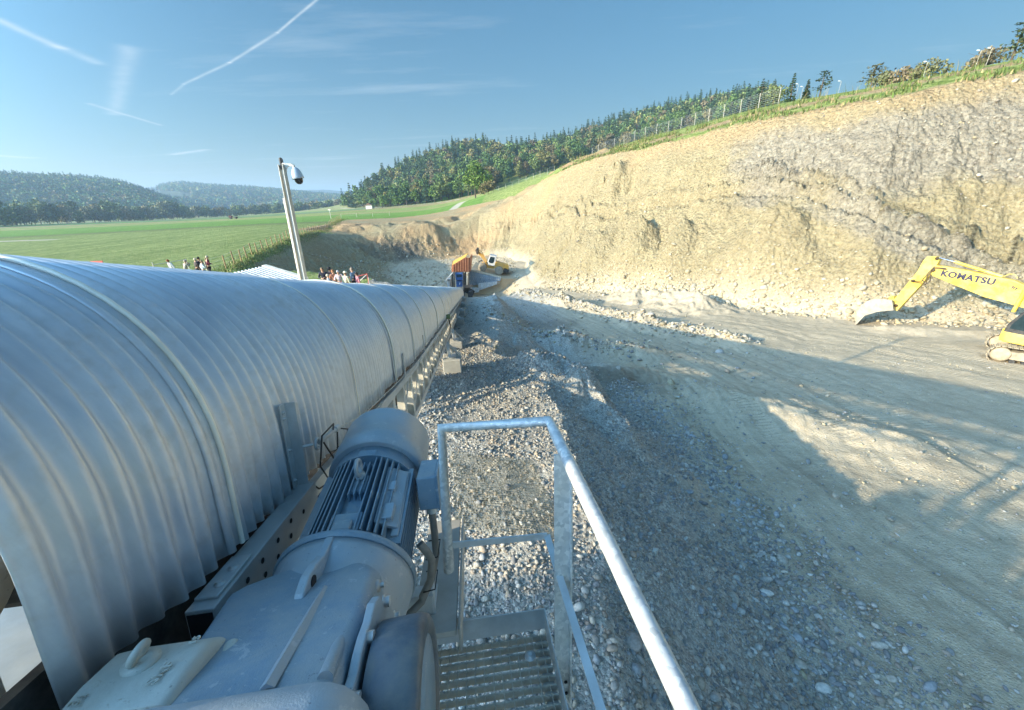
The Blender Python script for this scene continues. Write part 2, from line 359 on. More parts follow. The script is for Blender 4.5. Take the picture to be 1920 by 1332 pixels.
def ground_z(x, y, full=False):
    x = np.asarray(x, float); y = np.asarray(y, float)
    r = np.hypot(x, y); near = r < 260
    z = np.full(x.shape, -5.5); M = {k: np.zeros(x.shape) for k in ('s', 'pit', 'u', 'dt', 'dp')}
    xo, yo = x[~near], y[~near]; z[~near] = outer(xo, yo)
    xn, yn = x[near], y[near]
    dt, ut, st, tt = polyd(xn, yn, TOE); dp, up, sp, tp = polyd(xn, yn, TOP3)
    it = inside(xn, yn, TOE); ip = inside(xn, yn, TOP3)
    s = np.where(it, 0, np.where(ip, dt / (dt + dp + 1e-6), 1.0))
    ztop = TOP3[sp, 2] * (1 - tp) + TOP3[sp + 1, 2] * tp; dlt = _topdelta[sp] * (1 - tp) + _topdelta[sp + 1] * tp
    zf = floor_z(xn, yn)
    zo = outer(xn, yn) + dlt * np.exp(-dp / 7)
    right = sstep(135, 175, ut)          # arc length past the back wall: the big yellow cliff
    # wobble the profile so benches and fans wander
    s1 = np.clip(s + .05 * fbm(ut * .06, s * 2, 3, 41) * np.sin(np.pi * np.clip(s, 0, 1)) * 2, 0, 1)
    prof_r = np.interp(s1, [0, .12, .5, .56, .62, 1], [0, .09, .50, .545, .60, 1])
    prof_l = np.interp(s1, [0, .5, 1], [0, .46, 1])
    pr = prof_r * right + prof_l * (1 - right)
    zc = zf * (1 - pr) + ztop * pr
    amp = np.sin(np.pi * np.clip(s, 0, 1)) ** .7 * sstep(2, 7, dt + dp)
    gul = (1 - .85 * sstep(190, 204, ut)) * fbm(ut * .9, s * 2.2 + ut * .05, 5, 51) * .55 + fbm(ut * .22, s * 1.2, 3, 61) * (1.1 - .5 * sstep(190, 204, ut))
    rough = fbm(xn * 1.1, yn * 1.1, 5, 71, .6) * .55
    gz_ = sstep(.46, .60, s) * sstep(214, 222, ut) * sstep(1, .96, s)
    st_r = fbm(ut * 1.4, s * 22, 4, 151, .6) * .42 + fbm(xn * 3.1, yn * 3.1, 3, 161, .7) * .22
    # slump cones at the foot of the cliff
    cone = np.zeros_like(zc)
    for u0, wd, hh in ((211, 5.0, 4.4), (216.5, 4.0, 3.4), (204, 5, 1.6), (227, 7.5, 4.0), (240, 8, 1.2), (258, 10, 2.2)):
        cone += hh * np.maximum(0, 1 - np.abs(ut - u0) / (wd * np.clip(1.25 - 2.0 * s, .25, 1.2))) * sstep(.46, .33, s) * sstep(0, .24, s)
    lin = np.interp(ut, [150, 200, 222, 228, 236, 245, 260], [.58, .60, .62, .55, .36, .22, .12])
    ledge = right * 1.5 * (.55 * np.exp(-((s - lin - .02) / .014) ** 2) - .75 * np.exp(-((s - lin + .012) / .012) ** 2)) * (.5 + 1.2 * np.abs(fbm(ut * .5, s * 9, 3, 171))) + right * sstep(214, 220, ut) * 1.1 * (np.exp(-((s - lin - .085) / .012) ** 2) - np.exp(-((s - lin - .065) / .010) ** 2)) * (.3 + np.abs(fbm(ut * .4, s * 5, 3, 181)) * 1.6)
    knob = 3.0 * np.exp(-((ut - 200) / 2.0) ** 2) * np.exp(-((s - .82) / .07) ** 2) - 2.4 * np.exp(-((ut - 203.5) / 1.8) ** 2) * np.exp(-((s - .80) / .09) ** 2)
    zc = zc + knob * (.7 + .6 * fbm(xn * 1.2, yn * 1.2, 3, 191)) + amp * (gul * (.35 + .65 * right) * (1 + 1.3 * sstep(140, 152, ut) * sstep(206, 196, ut)) + rough) + cone * right * .8 + amp * right * (.45 + .75 * gz_) * st_r + ledge
    z_in = np.where(it, zf, zc)
    edge = np.exp(-dp / 1.2) * .25 * fbm(xn * .9, yn * .9, 3, 81)
    bs = (~(ip | it)) * np.exp(-((dp - 9) / 8) ** 2) * sstep(100, 106, yn) * (xn > -50) * (xn < 25)
    zo = zo + bs * 1.8 * fbm(xn * .16, yn * .16, 4, 211)
    zz = np.where(ip | it, z_in, zo) + np.where(it, 0, edge)
    z[near] = zz
    M['s'][near] = s; M['pit'][near] = (it | ip); M['u'][near] = ut; M['dt'][near] = np.where(it, 0, dt); M['dp'][near] = np.where(ip | it, 0, dp)
    M['dp'][~near] = 999
    M['s'][~near] = 1
    return (z, M) if full else z
def gz(x, y): return float(ground_z(np.array([x], float), np.array([y], float))[0])

th = np.concatenate([np.arange(-180, -72, 3.0), np.arange(-72, -64, .5), np.arange(-64, 66, .13), np.arange(66, 74, .5), np.arange(74, 180, 3.0)])
rr = [0.4, 1.0, 1.8]; q = 2.4
while q < 170: rr.append(q); q *= 1.0058
while q < 5200: rr.append(q); q *= 1.022
rr = np.array(rr); TH, RR = np.meshgrid(np.radians(th), rr)
GX = np.sin(TH) * RR; GY = np.cos(TH) * RR
GZ, GM = ground_z(GX, GY, True)
nr, nc = TH.shape
idx = np.arange(nr * nc).reshape(nr, nc)
jn = np.roll(idx, -1, axis=1)
F4 = np.stack([idx[:-1], jn[:-1], jn[1:], idx[1:]], -1).reshape(-1, 4)[:, ::-1]
# ---- where each kind of surface lies
s_, pit, u_, dt_, dp_ = (GM[k] for k in ('s', 'pit', 'u', 'dt', 'dp'))
right = sstep(135, 175, u_)
n1 = fbm(GX * .15, GY * .15, 4, 91); n2 = fbm(GX * .6, GY * .6, 4, 92); n3 = fbm(GX * .03, GY * .03, 3, 93)
grass = np.where(pit > 0, 0, 1.0)
backsoil = (GY > 98) & (GY < 150) & (GX > -52) & (GX < 40) & (dp_ < 34 - 22 * sstep(-20, 10, GX))
grass = np.where((pit == 0) & backsoil, 0, grass)
stripe = (pit == 0) & (dp_ < 7.5) & (GX > 10)
grass = np.where(stripe, np.clip(.45 + 1.1 * np.sin(dp_ * .95 + 1.8 * n1 - .7) + 1.1 * n2, 0, 1), grass)
grass = np.where((pit > 0) & (u_ > 60) & (u_ < 110) & (s_ > .94), .8, grass)
grass = np.where((GX > -11) & (GX < 8) & (GY < 33) & (pit == 0), 0.0, grass)
gully = sstep(.86, .97, s_ + .04 * n2) * (pit > 0) * right
orange = np.clip(np.where(stripe, 1 - grass, 0) * .6 + gully * .45 * np.clip(.8 + 1.5 * n1, 0, 1) + backsoil * np.clip(.55 + 1.5 * n1, 0, 1), 0, 1)
grey = sstep(.0, .12, (s_ - np.interp(u_, [218, 226, 232, 238, 243, 250], [.66, .56, .48, .50, .56, .40])) + .10 * n1) * sstep(217, 222, u_ + 3 * n2 + 6 * (s_ - .6)) * (pit > 0) * (1 - gully)
lin_g = np.interp(u_, [150, 200, 222, 228, 236, 245, 260], [.58, .60, .62, .55, .36, .22, .12])
grey = np.maximum(grey, .85 * (pit > 0) * sstep(219, 223, u_) * sstep(.10, .05, np.abs(s_ - lin_g + .035 + .02 * n2)) * np.clip(.75 + 1.4 * n1 + .6 * n2, 0, 1))
dtoe = sstep(7.5, 2.5, GX + .9 * n2 + np.clip(GY - 10, 0, 60) * .02) * sstep(66, 50, GY)
gravel = np.where((s_ == 0) & (pit > 0), np.clip(dtoe * 1.1, 0, 1), 0)
gravel = np.where((GX > -11) & (GX < 8) & (GY < 33) & (pit == 0), 0.9, gravel)
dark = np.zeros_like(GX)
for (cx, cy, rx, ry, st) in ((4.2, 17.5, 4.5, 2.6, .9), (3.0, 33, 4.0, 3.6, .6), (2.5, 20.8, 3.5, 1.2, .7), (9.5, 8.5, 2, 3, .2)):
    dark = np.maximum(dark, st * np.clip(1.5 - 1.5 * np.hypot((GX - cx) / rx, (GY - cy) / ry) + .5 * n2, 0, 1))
hollow = np.clip(1.8 - np.maximum(np.abs(u_ - 132) / 4.5, np.abs(s_ - .36) / .30) * 1.5 + .3 * n2, 0, 1) * (pit > 0) * (s_ > 0)  # dark wet face, with the hollow's shade put into the colour
field = np.where((pit == 0) & (GX < -8), 1.0, 0)
path = np.zeros_like(GX)
def near_seg(pts, w):
    m = np.zeros_like(GX)
    for a, b in zip(pts[:-1], pts[1:]):
        dx, dy = b[0] - a[0], b[1] - a[1]; t = np.clip(((GX - a[0]) * dx + (GY - a[1]) * dy) / (dx * dx + dy * dy), 0, 1)
        d = np.hypot(GX - a[0] - t * dx, GY - a[1] - t * dy); m = np.maximum(m, sstep(w, w * .6, d))
    return m
def G(x, y, d): 
    p = W(x, y, d); return p[:2]
path = np.maximum(near_seg([G(850, 388, 150), G(862, 378, 168), G(876, 366, 190)], 2.0), np.maximum(near_seg([(-170, 430), (-95, 330), (-60, 285), (-30, 262)], 1.8), near_seg([(-420, 150), (-150, 105), (-108, 97)], 1.6))) * (pit == 0)
def fl_px(x, y):
    v = pray(x, y); t = -7.3 / (v.z + .11 * v.y); return (v.x * t, v.y * t)
RUTS = [[fl_px(*p) for p in ((1990, 1332), (1640, 1050), (1420, 850), (1290, 720), (1180, 640), (1000, 560))], [fl_px(*p) for p in ((2060, 740), (1920, 705), (1700, 662), (1450, 612), (1250, 583), (1030, 552))], [fl_px(*p) for p in ((2000, 1010), (1750, 880), (1500, 740), (1330, 655), (1180, 600))]]
rutd = np.full(GX.shape, 99.0); rutu = np.zeros(GX.shape); near_ = (np.hypot(GX, GY) < 90) & (GY > 0)
for P_ in RUTS:
    d_, u__, _a, _b = polyd(GX[near_], GY[near_], np.array(P_)); o_ = rutd[near_]; k = d_ < o_; o_[k] = d_[k]; rutd[near_] = o_; o_ = rutu[near_]; o_[k] = u__[k]; rutu[near_] = o_
tread = (np.maximum(sstep(.42, .30, np.abs(rutd - 1.2)), .8 * sstep(.4, .28, np.abs(rutd - 2.6))) * (s_ == 0) * np.clip(.4 + 1.6 * fbm(GX * .22, GY * .22, 3, 201), 0, 1))
GZ = GZ - .035 * sstep(.5, .2, np.abs(rutd - 1.2)) * (s_ == 0) * (np.hypot(GX, GY) < 60)
Vg = np.stack([GX, GY, GZ], -1).reshape(-1, 3)
gme = np_mesh('ground', Vg, F4, smooth=True)
def cattr(me, name, a, b, c, d=None):
    at = me.attributes.new(name, 'FLOAT_COLOR', 'POINT'); arr = np.ones((len(me.vertices), 4), np.float32)
    arr[:, 0] = a.ravel(); arr[:, 1] = b.ravel(); arr[:, 2] = c.ravel()
    if d is not None: arr[:, 3] = d.ravel()
    at.data.foreach_set('color', arr.ravel())
cattr(gme, 'mask_a', grass, orange, grey)
cattr(gme, 'mask_b', gravel, np.maximum(dark, hollow), path)
cattr(gme, 'mask_c', np.where(pit > 0, sstep(0, .04, s_) * sstep(0, 2.5, dt_), 1.0), field, right)
cattr(gme, 'mask_d', tread, np.zeros_like(GX), np.clip(rutd / 8, 0, 1))
_at = gme.attributes.new('rut_u', 'FLOAT', 'POINT'); _at.data.foreach_set('value', rutu.ravel().astype(np.float32)); _at = gme.attributes.new('rut_d', 'FLOAT', 'POINT'); _at.data.foreach_set('value', rutd.ravel().astype(np.float32))
ground = bpy.data.objects.new('ground', gme); col.objects.link(ground); tag(ground, kind='structure')

def ground_material():
    m, nt, b = new_mat('quarry_ground'); L = nt.links.new; N = nt.nodes.new
    def att(n):
        a = N('ShaderNodeAttribute'); a.attribute_name = n; s = N('ShaderNodeSeparateColor'); L(a.outputs['Color'], s.inputs[0]); return s.outputs
    A_, B_, C_ = att('mask_a'), att('mask_b'), att('mask_c')
    pos = N('ShaderNodeNewGeometry').outputs['Position']
    # sandy moraine
    nA = noise(nt, .35, 8, .65, pos); nB = noise(nt, 3.0, 8, .65, pos); nC = noise(nt, 14, 6, .6, pos)
    sand = ramp(nt, nA.outputs[0], [(.3, (.29, .225, .115)), (.5, (.355, .285, .150)), (.7, (.42, .35, .20))]).outputs[0]
    sand = mixc(nt, .55, sand, ramp(nt, nB.outputs[0], [(.3, (.19, .148, .080)), (.5, (.345, .28, .155)), (.72, (.50, .43, .27))]).outputs[0])
    # road surface: paler, greyer, less contrast
    road = mixc(nt, .5, ramp(nt, nA.outputs[0], [(.3, (.42, .335, .22)), (.7, (.51, .42, .285))]).outputs[0], ramp(nt, nB.outputs[0], [(.3, (.34, .275, .185)), (.7, (.57, .48, .345))]).outputs[0])
    c = mixc(nt, C_[0], road, sand)
    # pebbles everywhere, cell by cell
    v1 = N('ShaderNodeTexVoronoi'); v1.inputs['Scale'].default_value = 17; v1.inputs['Randomness'].default_value = 1; L(pos, v1.inputs['Vector'])
    v2 = N('ShaderNodeTexVoronoi'); v2.inputs['Scale'].default_value = 38; L(pos, v2.inputs['Vector'])
    v3 = N('ShaderNodeTexVoronoi'); v3.inputs['Scale'].default_value = 3.2; L(pos, v3.inputs['Vector'])
    s1 = N('ShaderNodeSeparateColor'); L(v1.outputs['Color'], s1.inputs[0]); s2 = N('ShaderNodeSeparateColor'); L(v2.outputs['Color'], s2.inputs[0]); s3 = N('ShaderNodeSeparateColor'); L(v3.outputs['Color'], s3.inputs[0])
    gcol = ramp(nt, s1.outputs[0], [(0, (.22, .205, .18)), (.35, (.32, .30, .265)), (.6, (.42, .385, .32)), (.8, (.50, .47, .40)), (1, (.60, .57, .50))]).outputs[0]
    gcol2 = ramp(nt, s2.outputs[0], [(0, (.23, .215, .19)), (.5, (.37, .345, .295)), (1, (.52, .49, .42))]).outputs[0]
    gg = mixc(nt, ramp(nt, noise(nt, 1.6, 5, .6, pos).outputs[0], [(.42, (0,) * 3), (.58, (1,) * 3)]).outputs[0], gcol, gcol2)
    c = mixc(nt, B_[0], c, gg)
    # stony grey conglomerate in the face
    gcl = mixc(nt, ramp(nt, s3.outputs[0], [(.3, (0,) * 3), (.9, (1,) * 3)]).outputs[0], (.22, .19, .14), (.40, .36, .28))
    gcl = mixc(nt, .55, gcl, ramp(nt, nB.outputs[0], [(.3, (.16, .135, .10)), (.7, (.44, .39, .30))]).outputs[0])
    c = mixc(nt, mth(nt, 'MULTIPLY', A_[2], .92), c, gcl)
    mst = N('ShaderNodeMapping'); mst.inputs['Scale'].default_value = (.25, .25, 2.6); L(pos, mst.inputs[0]); strn = noise(nt, 1.0, 7, .7, mst.outputs[0], .5)
    c = mixc(nt, mth(nt, 'MULTIPLY', C_[0], .5), c, mixc(nt, 1.0, c, ramp(nt, strn.outputs[0], [(.3, (.66, .62, .58)), (.5, (1, 1, 1)), (.7, (1.22, 1.2, 1.12))]).outputs[0], 'MULTIPLY'))
    # scattered paler stones over soil
    st = mth(nt, 'MULTIPLY', ramp(nt, s1.outputs[1], [(.86, (0,) * 3), (.9, (1,) * 3)]).outputs[0], ramp(nt, v1.outputs['Distance'], [(.35, (1,) * 3), (.45, (0,) * 3)]).outputs[0])
    c = mixc(nt, mth(nt, 'MULTIPLY', st, .6), c, (.5, .46, .38))
    st2 = mth(nt, 'MULTIPLY', ramp(nt, s2.outputs[1], [(.70, (0,) * 3), (.76, (1,) * 3)]).outputs[0], ramp(nt, v2.outputs['Distance'], [(.35, (1,) * 3), (.5, (0,) * 3)]).outputs[0])
    c = mixc(nt, mth(nt, 'MULTIPLY', st2, .55), c, ramp(nt, s2.outputs[2], [(0, (.22, .21, .20)), (.5, (.42, .40, .36)), (1, (.66, .63, .56))]).outputs[0])
    c = mixc(nt, A_[1], c, ramp(nt, nB.outputs[0], [(.3, (.36, .22, .11)), (.7, (.52, .37, .20))]).outputs[0])
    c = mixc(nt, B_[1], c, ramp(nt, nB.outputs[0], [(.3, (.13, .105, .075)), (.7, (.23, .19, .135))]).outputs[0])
    # grass: meadow near, strips of other crops further out
    gn = noise(nt, 1.1, 8, .7, pos); gf = noise(nt, .02, 4, .5, pos)
    gr = ramp(nt, gn.outputs[0], [(.32, (.10, .16, .035)), (.48, (.21, .28, .065)), (.64, (.44, .44, .18))]).outputs[0]
    mpx = N('ShaderNodeMapping'); mpx.inputs['Rotation'].default_value = (0, 0, R(-24)); mpx.inputs['Scale'].default_value = (.9, .03, .2); L(pos, mpx.inputs[0])
    rows = noise(nt, 1.0, 4, .6, mpx.outputs[0])
    gr = mixc(nt, mth(nt, 'MULTIPLY', C_[1], .45), gr, ramp(nt, rows.outputs[0], [(.35, (.09, .15, .04)), (.65, (.32, .37, .14))]).outputs[0])
    # strips, laid across the valley
    mp2 = N('ShaderNodeMapping'); mp2.inputs['Rotation'].default_value = (0, 0, R(-4)); L(pos, mp2.inputs[0])
    sx = N('ShaderNodeSeparateXYZ'); L(mp2.outputs[0], sx.inputs[0])
    dist = mth(nt, 'ADD', sx.outputs[1], mth(nt, 'MULTIPLY', gn.outputs[0], 3))
    k = mth(nt, 'MULTIPLY', dist, 1 / 600.0)
    k = mth(nt, 'ADD', k, 0.0, True)
    strip = ramp(nt, k, [(0, (.2, .25, .06)), (.20, (.2, .25, .06)), (.215, (.13, .14, .06)), (.23, (.13, .27, .04)), (.33, (.17, .30, .05)), (.345, (.34, .31, .13)), (.40, (.24, .33, .08)), (.43, (.36, .27, .14)), (.47, (.30, .27, .13)), (.49, (.11, .25, .04)), (.56, (.13, .28, .05)), (.58, (.17, .21, .13)), (.64, (.15, .19, .12)), (.66, (.17, .31, .06)), (.72, (.36, .34, .16)), (.85, (.30, .33, .13))]).outputs[0]
    far = mth(nt, 'MULTIPLY', ramp(nt, k, [(.19, (0,) * 3), (.22, (1,) * 3)]).outputs[0], C_[1])
    gr = mixc(nt, mth(nt, 'MULTIPLY', far, .85), gr, mixc(nt, 1.0, strip, ramp(nt, gn.outputs[0], [(.3, (.75,) * 3), (.7, (1.25,) * 3)]).outputs[0], 'MULTIPLY'))
    gl_ = noise(nt, .16, 6, .7, pos); gr = mixc(nt, .6, gr, mixc(nt, 1.0, gr, ramp(nt, gl_.outputs[0], [(.3, (.7, .75, .6)), (.7, (1.35, 1.25, 1.3))]).outputs[0], 'MULTIPLY'))
    c = mixc(nt, A_[0], c, gr)
    c = mixc(nt, B_[2], c, (.5, .45, .36))
    L(c, b.inputs['Base Color']); b.inputs['Roughness'].default_value = .92; b.inputs['Specular IOR Level'].default_value = .25
    # wheel and crawler marks
    def fat(n):
        a = N('ShaderNodeAttribute'); a.attribute_name = n; return a.outputs['Fac']
    D_ = att('mask_d'); ru, rd = fat('rut_u'), fat('rut_d')
    cv = N('ShaderNodeCombineXYZ'); L(mth(nt, 'MULTIPLY', rd, 2.6), cv.inputs[0]); L(mth(nt, 'MULTIPLY', ru, .10), cv.inputs[1])
    rn = noise(nt, 1.0, 5, .65, cv.outputs[0]); onroad = mth(nt, 'MULTIPLY', mth(nt, 'SUBTRACT', 1.0, D_[2]), mth(nt, 'SUBTRACT', 1.0, C_[0], True), True)
    onroad = mth(nt, 'MULTIPLY', onroad, mth(nt, 'SUBTRACT', 1.0, A_[0], True))
    c = mixc(nt, mth(nt, 'MULTIPLY', onroad, .75), c, mixc(nt, 1.0, c, ramp(nt, rn.outputs[0], [(.32, (.70, .68, .66)), (.5, (1, 1, 1)), (.68, (1.28, 1.25, 1.2))]).outputs[0], 'MULTIPLY'))
    L(c, b.inputs['Base Color'])
    tw = mth(nt, 'MULTIPLY', mth(nt, 'SINE', mth(nt, 'MULTIPLY', ru, 34.0)), D_[0])
    # relief
    h1 = mth(nt, 'MULTIPLY', v1.outputs['Distance'], -1.0); h2 = mth(nt, 'MULTIPLY', v2.outputs['Distance'], -.5); h3 = mth(nt, 'MULTIPLY', v3.outputs['Distance'], -1.0)
    hb = mth(nt, 'ADD', mth(nt, 'ADD', h1, h2), mth(nt, 'MULTIPLY', nC.outputs[0], .8))
    p = bump(nt, None, mth(nt, 'MULTIPLY', nB.outputs[0], mth(nt, 'ADD', .10, mth(nt, 'MULTIPLY', C_[0], .9))), 1.0, .42)
    p = bump(nt, None, mth(nt, 'ADD', mth(nt, 'MULTIPLY', tw, .6), mth(nt, 'MULTIPLY', mth(nt, 'MULTIPLY', rn.outputs[0], onroad), .5)), .5, .04, p)
    p = bump(nt, None, mth(nt, 'MULTIPLY', h3, mth(nt, 'ADD', .06, mth(nt, 'MULTIPLY', mth(nt, 'MULTIPLY', C_[2], C_[0]), .95))), .8, .22, p)
    bump(nt, b, hb, .5, .035, p)
    return m
gme.materials.append(ground_material())
# ---------------------------------------------------------------- vegetation
def leaf_mat(name, rough=.7, var=.35):
    m, nt, b = new_mat(name); a = nt.nodes.new('ShaderNodeAttribute'); a.attribute_name = 'tint'
    n = noise(nt, .9, 4, .6, nt.nodes.new('ShaderNodeNewGeometry').outputs['Position'])
    k = ramp(nt, n.outputs[0], [(.3, (1 - var,) * 3), (.7, (1 + var,) * 3)])
    c = mixc(nt, 1.0, a.outputs['Color'], k.outputs[0], 'MULTIPLY')
    nt.links.new(c, b.inputs['Base Color']); b.inputs['Roughness'].default_value = rough; b.inputs['Specular IOR Level'].default_value = .2
    return m
M_leaf = leaf_mat('foliage'); M_bark = simple('bark', (.10, .075, .05), .9, var=.4, scale=4, bmp=.4, bscale=12)
def quads(cent, size, nrm_jit=1.0, flat=None, rg=rng, aspect=.75):
    """small leaf faces at the given centres, turned at random"""
    n = len(cent); a = rg.normal(size=(n, 3)); a /= np.linalg.norm(a, axis=1)[:, None]
    b = np.cross(a, rg.normal(size=(n, 3))); b /= np.linalg.norm(b, axis=1)[:, None]
    if flat is not None:
        a = a * np.array([1, 1, flat]); a /= np.linalg.norm(a, axis=1)[:, None]; b = b * np.array([1, 1, flat]); 
    sz = (np.asarray(size) * rg.uniform(.6, 1.3, n))[:, None]
    v = np.stack([cent - a * sz, cent + b * sz * aspect, cent + a * sz, cent - b * sz * aspect], 1).reshape(-1, 3)
    return v, np.arange(4 * n).reshape(-1, 4)
def crown_broad(h, w, n, seed, leaf=.5):
    rg = np.random.default_rng(seed); K = 9 + int(rg.integers(0, 5)); pts = []
    lob = []
    for i in range(K):
        t = rg.uniform(.15, 1); a = rg.uniform(0, 6.28); rad = w * .5 * math.sqrt(max(0, 1 - (2 * t - 1.0) ** 2)) * rg.uniform(.35, .75)
        lob.append((math.cos(a) * rad, math.sin(a) * rad, h * (.22 + .68 * t), w * rg.uniform(.15, .27)))
    lob.append((0, 0, h * .6, w * .3)); lob.append((0, 0, h * .84, w * .18))
    per = n // len(lob)
    for (x, y, z, r) in lob:
        d = rg.normal(size=(per, 3)); d /= np.linalg.norm(d, axis=1)[:, None]
        pts.append(np.array([x, y, z]) + d * (r * rg.uniform(.65, 1.12, per)[:, None]) * np.array([1, 1, .85]))
    return quads(np.concatenate(pts), leaf, rg=rg)
def crown_conifer(h, w, n, seed, leaf=.5):
    rg = np.random.default_rng(seed); lev = rg.integers(0, 13, n) / 13.0; t = np.clip(lev + rg.uniform(0, .045, n), 0, 1)
    rad = w * .5 * (1 - t) ** .85 * np.sqrt(rg.uniform(.05, 1, n)) * rg.uniform(.8, 1.15, n) + .06
    a = rg.uniform(0, 6.283, n); z = h * (.12 + .88 * t) - rad * .35
    c = np.stack([np.cos(a) * rad, np.sin(a) * rad, z], -1)
    return quads(c, leaf * (1.15 - .7 * t), flat=.45, rg=rg)
def crown_thin(h, w, n, seed, leaf=.3):
    rg = np.random.default_rng(seed); K = 9; pts = []
    for i in range(K):
        z = h * (.35 + .65 * i / K); L_ = w * .5 * (1 - .6 * i / K) * rg.uniform(.7, 1.1)
        for sgn in range(4):
            a = rg.uniform(0, 6.28); t = rg.uniform(.1, 1, n // (K * 4)); pts.append(np.stack([np.cos(a) * L_ * t, np.sin(a) * L_ * t, z + .12 * L_ * t + rg.normal(0, .05, len(t))], -1))
    return quads(np.concatenate(pts), leaf, flat=.4, rg=rg)
def set_tint(me, c):
    at = me.attributes.new('tint', 'FLOAT_COLOR', 'POINT'); n = len(me.vertices)
    arr = np.ones((n, 4), np.float32); arr[:, :3] = c; at.data.foreach_set('color', arr.ravel())
GREENS = [(.07, .12, .035), (.09, .145, .04), (.12, .155, .05), (.15, .16, .055), (.145, .125, .06), (.18, .165, .06), (.055, .095, .035), (.12, .10, .055)]
CONIF = [(.035, .07, .035), (.045, .08, .04), (.055, .085, .04)]
def trunk_mesh(h, r, seed, limbs=4, w=3):
    rg = random.Random(seed); b = MB(); b.tube([(0, 0, -.6), (r * .3, 0, h * .35), (-r * .2, r * .2, h * .7), (0, 0, h)], [r, r * .8, r * .5, r * .15], 7)
    for i in range(limbs):
        a = rg.uniform(0, 6.28); z = h * rg.uniform(.35, .75); L_ = w * .5 * rg.uniform(.5, .9)
        b.tube([(0, 0, z), (math.cos(a) * L_ * .5, math.sin(a) * L_ * .5, z + L_ * .45), (math.cos(a) * L_, math.sin(a) * L_, z + L_ * .7)], [r * .35, r * .22, r * .06], 5)
    me = bpy.data.meshes.new('trunk'); me.from_pydata([tuple(v) for v in b.v], [], b.f); me.update(); me.materials.append(M_bark); return me
def make_proto(kind, h, w, n, seed, tint, leaf):
    v, f = {'broad': crown_broad, 'conifer': crown_conifer, 'thin': crown_thin}[kind](h, w, n, seed, leaf)
    cm = np_mesh('crown', v, f, [M_leaf]); rg = np.random.default_rng(seed)
    cc = np.repeat(np.array(tint)[None] * 1.25 * rg.uniform(.75, 1.3, (len(f), 1)), 4, 0); set_tint(cm, cc)
    return cm, trunk_mesh(h * (.92 if kind != 'broad' else .75), h * .018 + .05, seed, 5 if kind == 'broad' else 0, w)
def place_tree(name, proto, loc, s, rz, label, cat, group=None):
    e = empty(name, loc, (0, 0, rz)); e.scale = (s, s, s); tag(e, label, cat, group)
    for nm, me in (('crown', proto[0]), ('trunk', proto[1])):
        o = bpy.data.objects.new(nm, me); col.objects.link(o); o.parent = e
    return e
def forest_mass(name, pts, protos, label_kind='stuff'):
    """pts: list of (x,y,z,scale,proto index,tint) merged into one mesh"""
    VV, FF, TT = [], [], []; off = 0
    for (x, y, z, s, k, tint) in pts:
        v, f = protos[k]; a = random.uniform(0, 6.28); c, sn = math.cos(a), math.sin(a)
        q = np.empty_like(v); q[:, 0] = (v[:, 0] * c - v[:, 1] * sn) * s + x; q[:, 1] = (v[:, 0] * sn + v[:, 1] * c) * s + y; q[:, 2] = v[:, 2] * s + z
        VV.append(q); FF.append(f + off); off += len(v); t = np.repeat(np.array(tint)[None] * 1.3 * rng.uniform(.7, 1.35, (len(f), 1)), 4, 0); TT.append(t)
    o = np_obj(name, np.concatenate(VV), np.concatenate(FF), [M_leaf]); set_tint(o.data, np.concatenate(TT)); tag(o, kind=label_kind); return o

# -- wooded hill behind the pit
def pxof(p):
    q = Vector(p); z = q.dot(_f)
    return (960 + FPX * q.dot(_r) / z, 666 - FPX * q.dot(_u) / z) if z > 0.1 else (-9999, -9999)
def wooded(px, r):
    base = np.interp(px, [640, 700, 760, 850, 890, 950, 1040, 1130, 1250, 1420, 1600], [455, 350, 300, 285, 265, 330, 355, 390, 410, 420, 420])
    return r > base
cand = []
rg0 = random.Random(3)
for _ in range(34000):
    px = rg0.uniform(640, 1418); r = math.exp(rg0.uniform(math.log(230), math.log(760)))
    v = pray(px, 360); h = math.hypot(v.x, v.y); x, y = v.x / h * r, v.y / h * r
    if rg0.random() > (r / 760) ** 2 * 1.0: continue
    if px < 715 and r > 520: continue
    if wooded(px, r): cand.append((x, y, r, px))
cx = np.array([c[0] for c in cand]); cy = np.array([c[1] for c in cand]); cz = ground_z(cx, cy)
# keep a spacing
keep = []; cell = {}
for i in range(len(cand)):
    d0 = 5.2 + cand[i][2] * .004; key = (int(cx[i] // d0), int(cy[i] // d0))
    if any((key[0] + a, key[1] + b) in cell and math.hypot(cx[i] - cell[(key[0] + a, key[1] + b)][0], cy[i] - cell[(key[0] + a, key[1] + b)][1]) < d0 for a in (-1, 0, 1) for b in (-1, 0, 1)): continue
    cell[key] = (cx[i], cy[i]); keep.append(i)
keep.sort(key=lambda i: cand[i][2])
front = keep[:230]; rest = keep[230:]
PB = [make_proto('broad', 15, 11, 900, 100 + i, GREENS[i], .62) for i in range(8)]
PC = [make_proto('conifer', 20, 7, 900, 200 + i, CONIF[i], .75) for i in range(3)]
spec = [('broadleaf_tree', 'tree', 'broad leaved tree in green or turning leaf along the lower edge of the wooded hill', 'broadleaf trees at the front edge of the wooded hill'),
        ('conifer_tree', 'tree', 'dark green conifer standing among the trees at the edge of the wooded hill', 'conifers at the front edge of the wooded hill')]
for i in front:
    cf = rg0.random() < (.05 if cand[i][3] < 1000 else .12); s = rg0.uniform(.75, 1.15)
    pr = PC[rg0.randrange(3)] if cf else PB[rg0.choice([0, 0, 1, 1, 2, 2, 3, 3, 4, 5, 6, 6, 7])]
    nm, cat, lab, grp = spec[1 if cf else 0]
    place_tree(nm, pr, (cx[i], cy[i], cz[i] - .3), s, rg0.uniform(0, 6.28), lab, cat, grp)
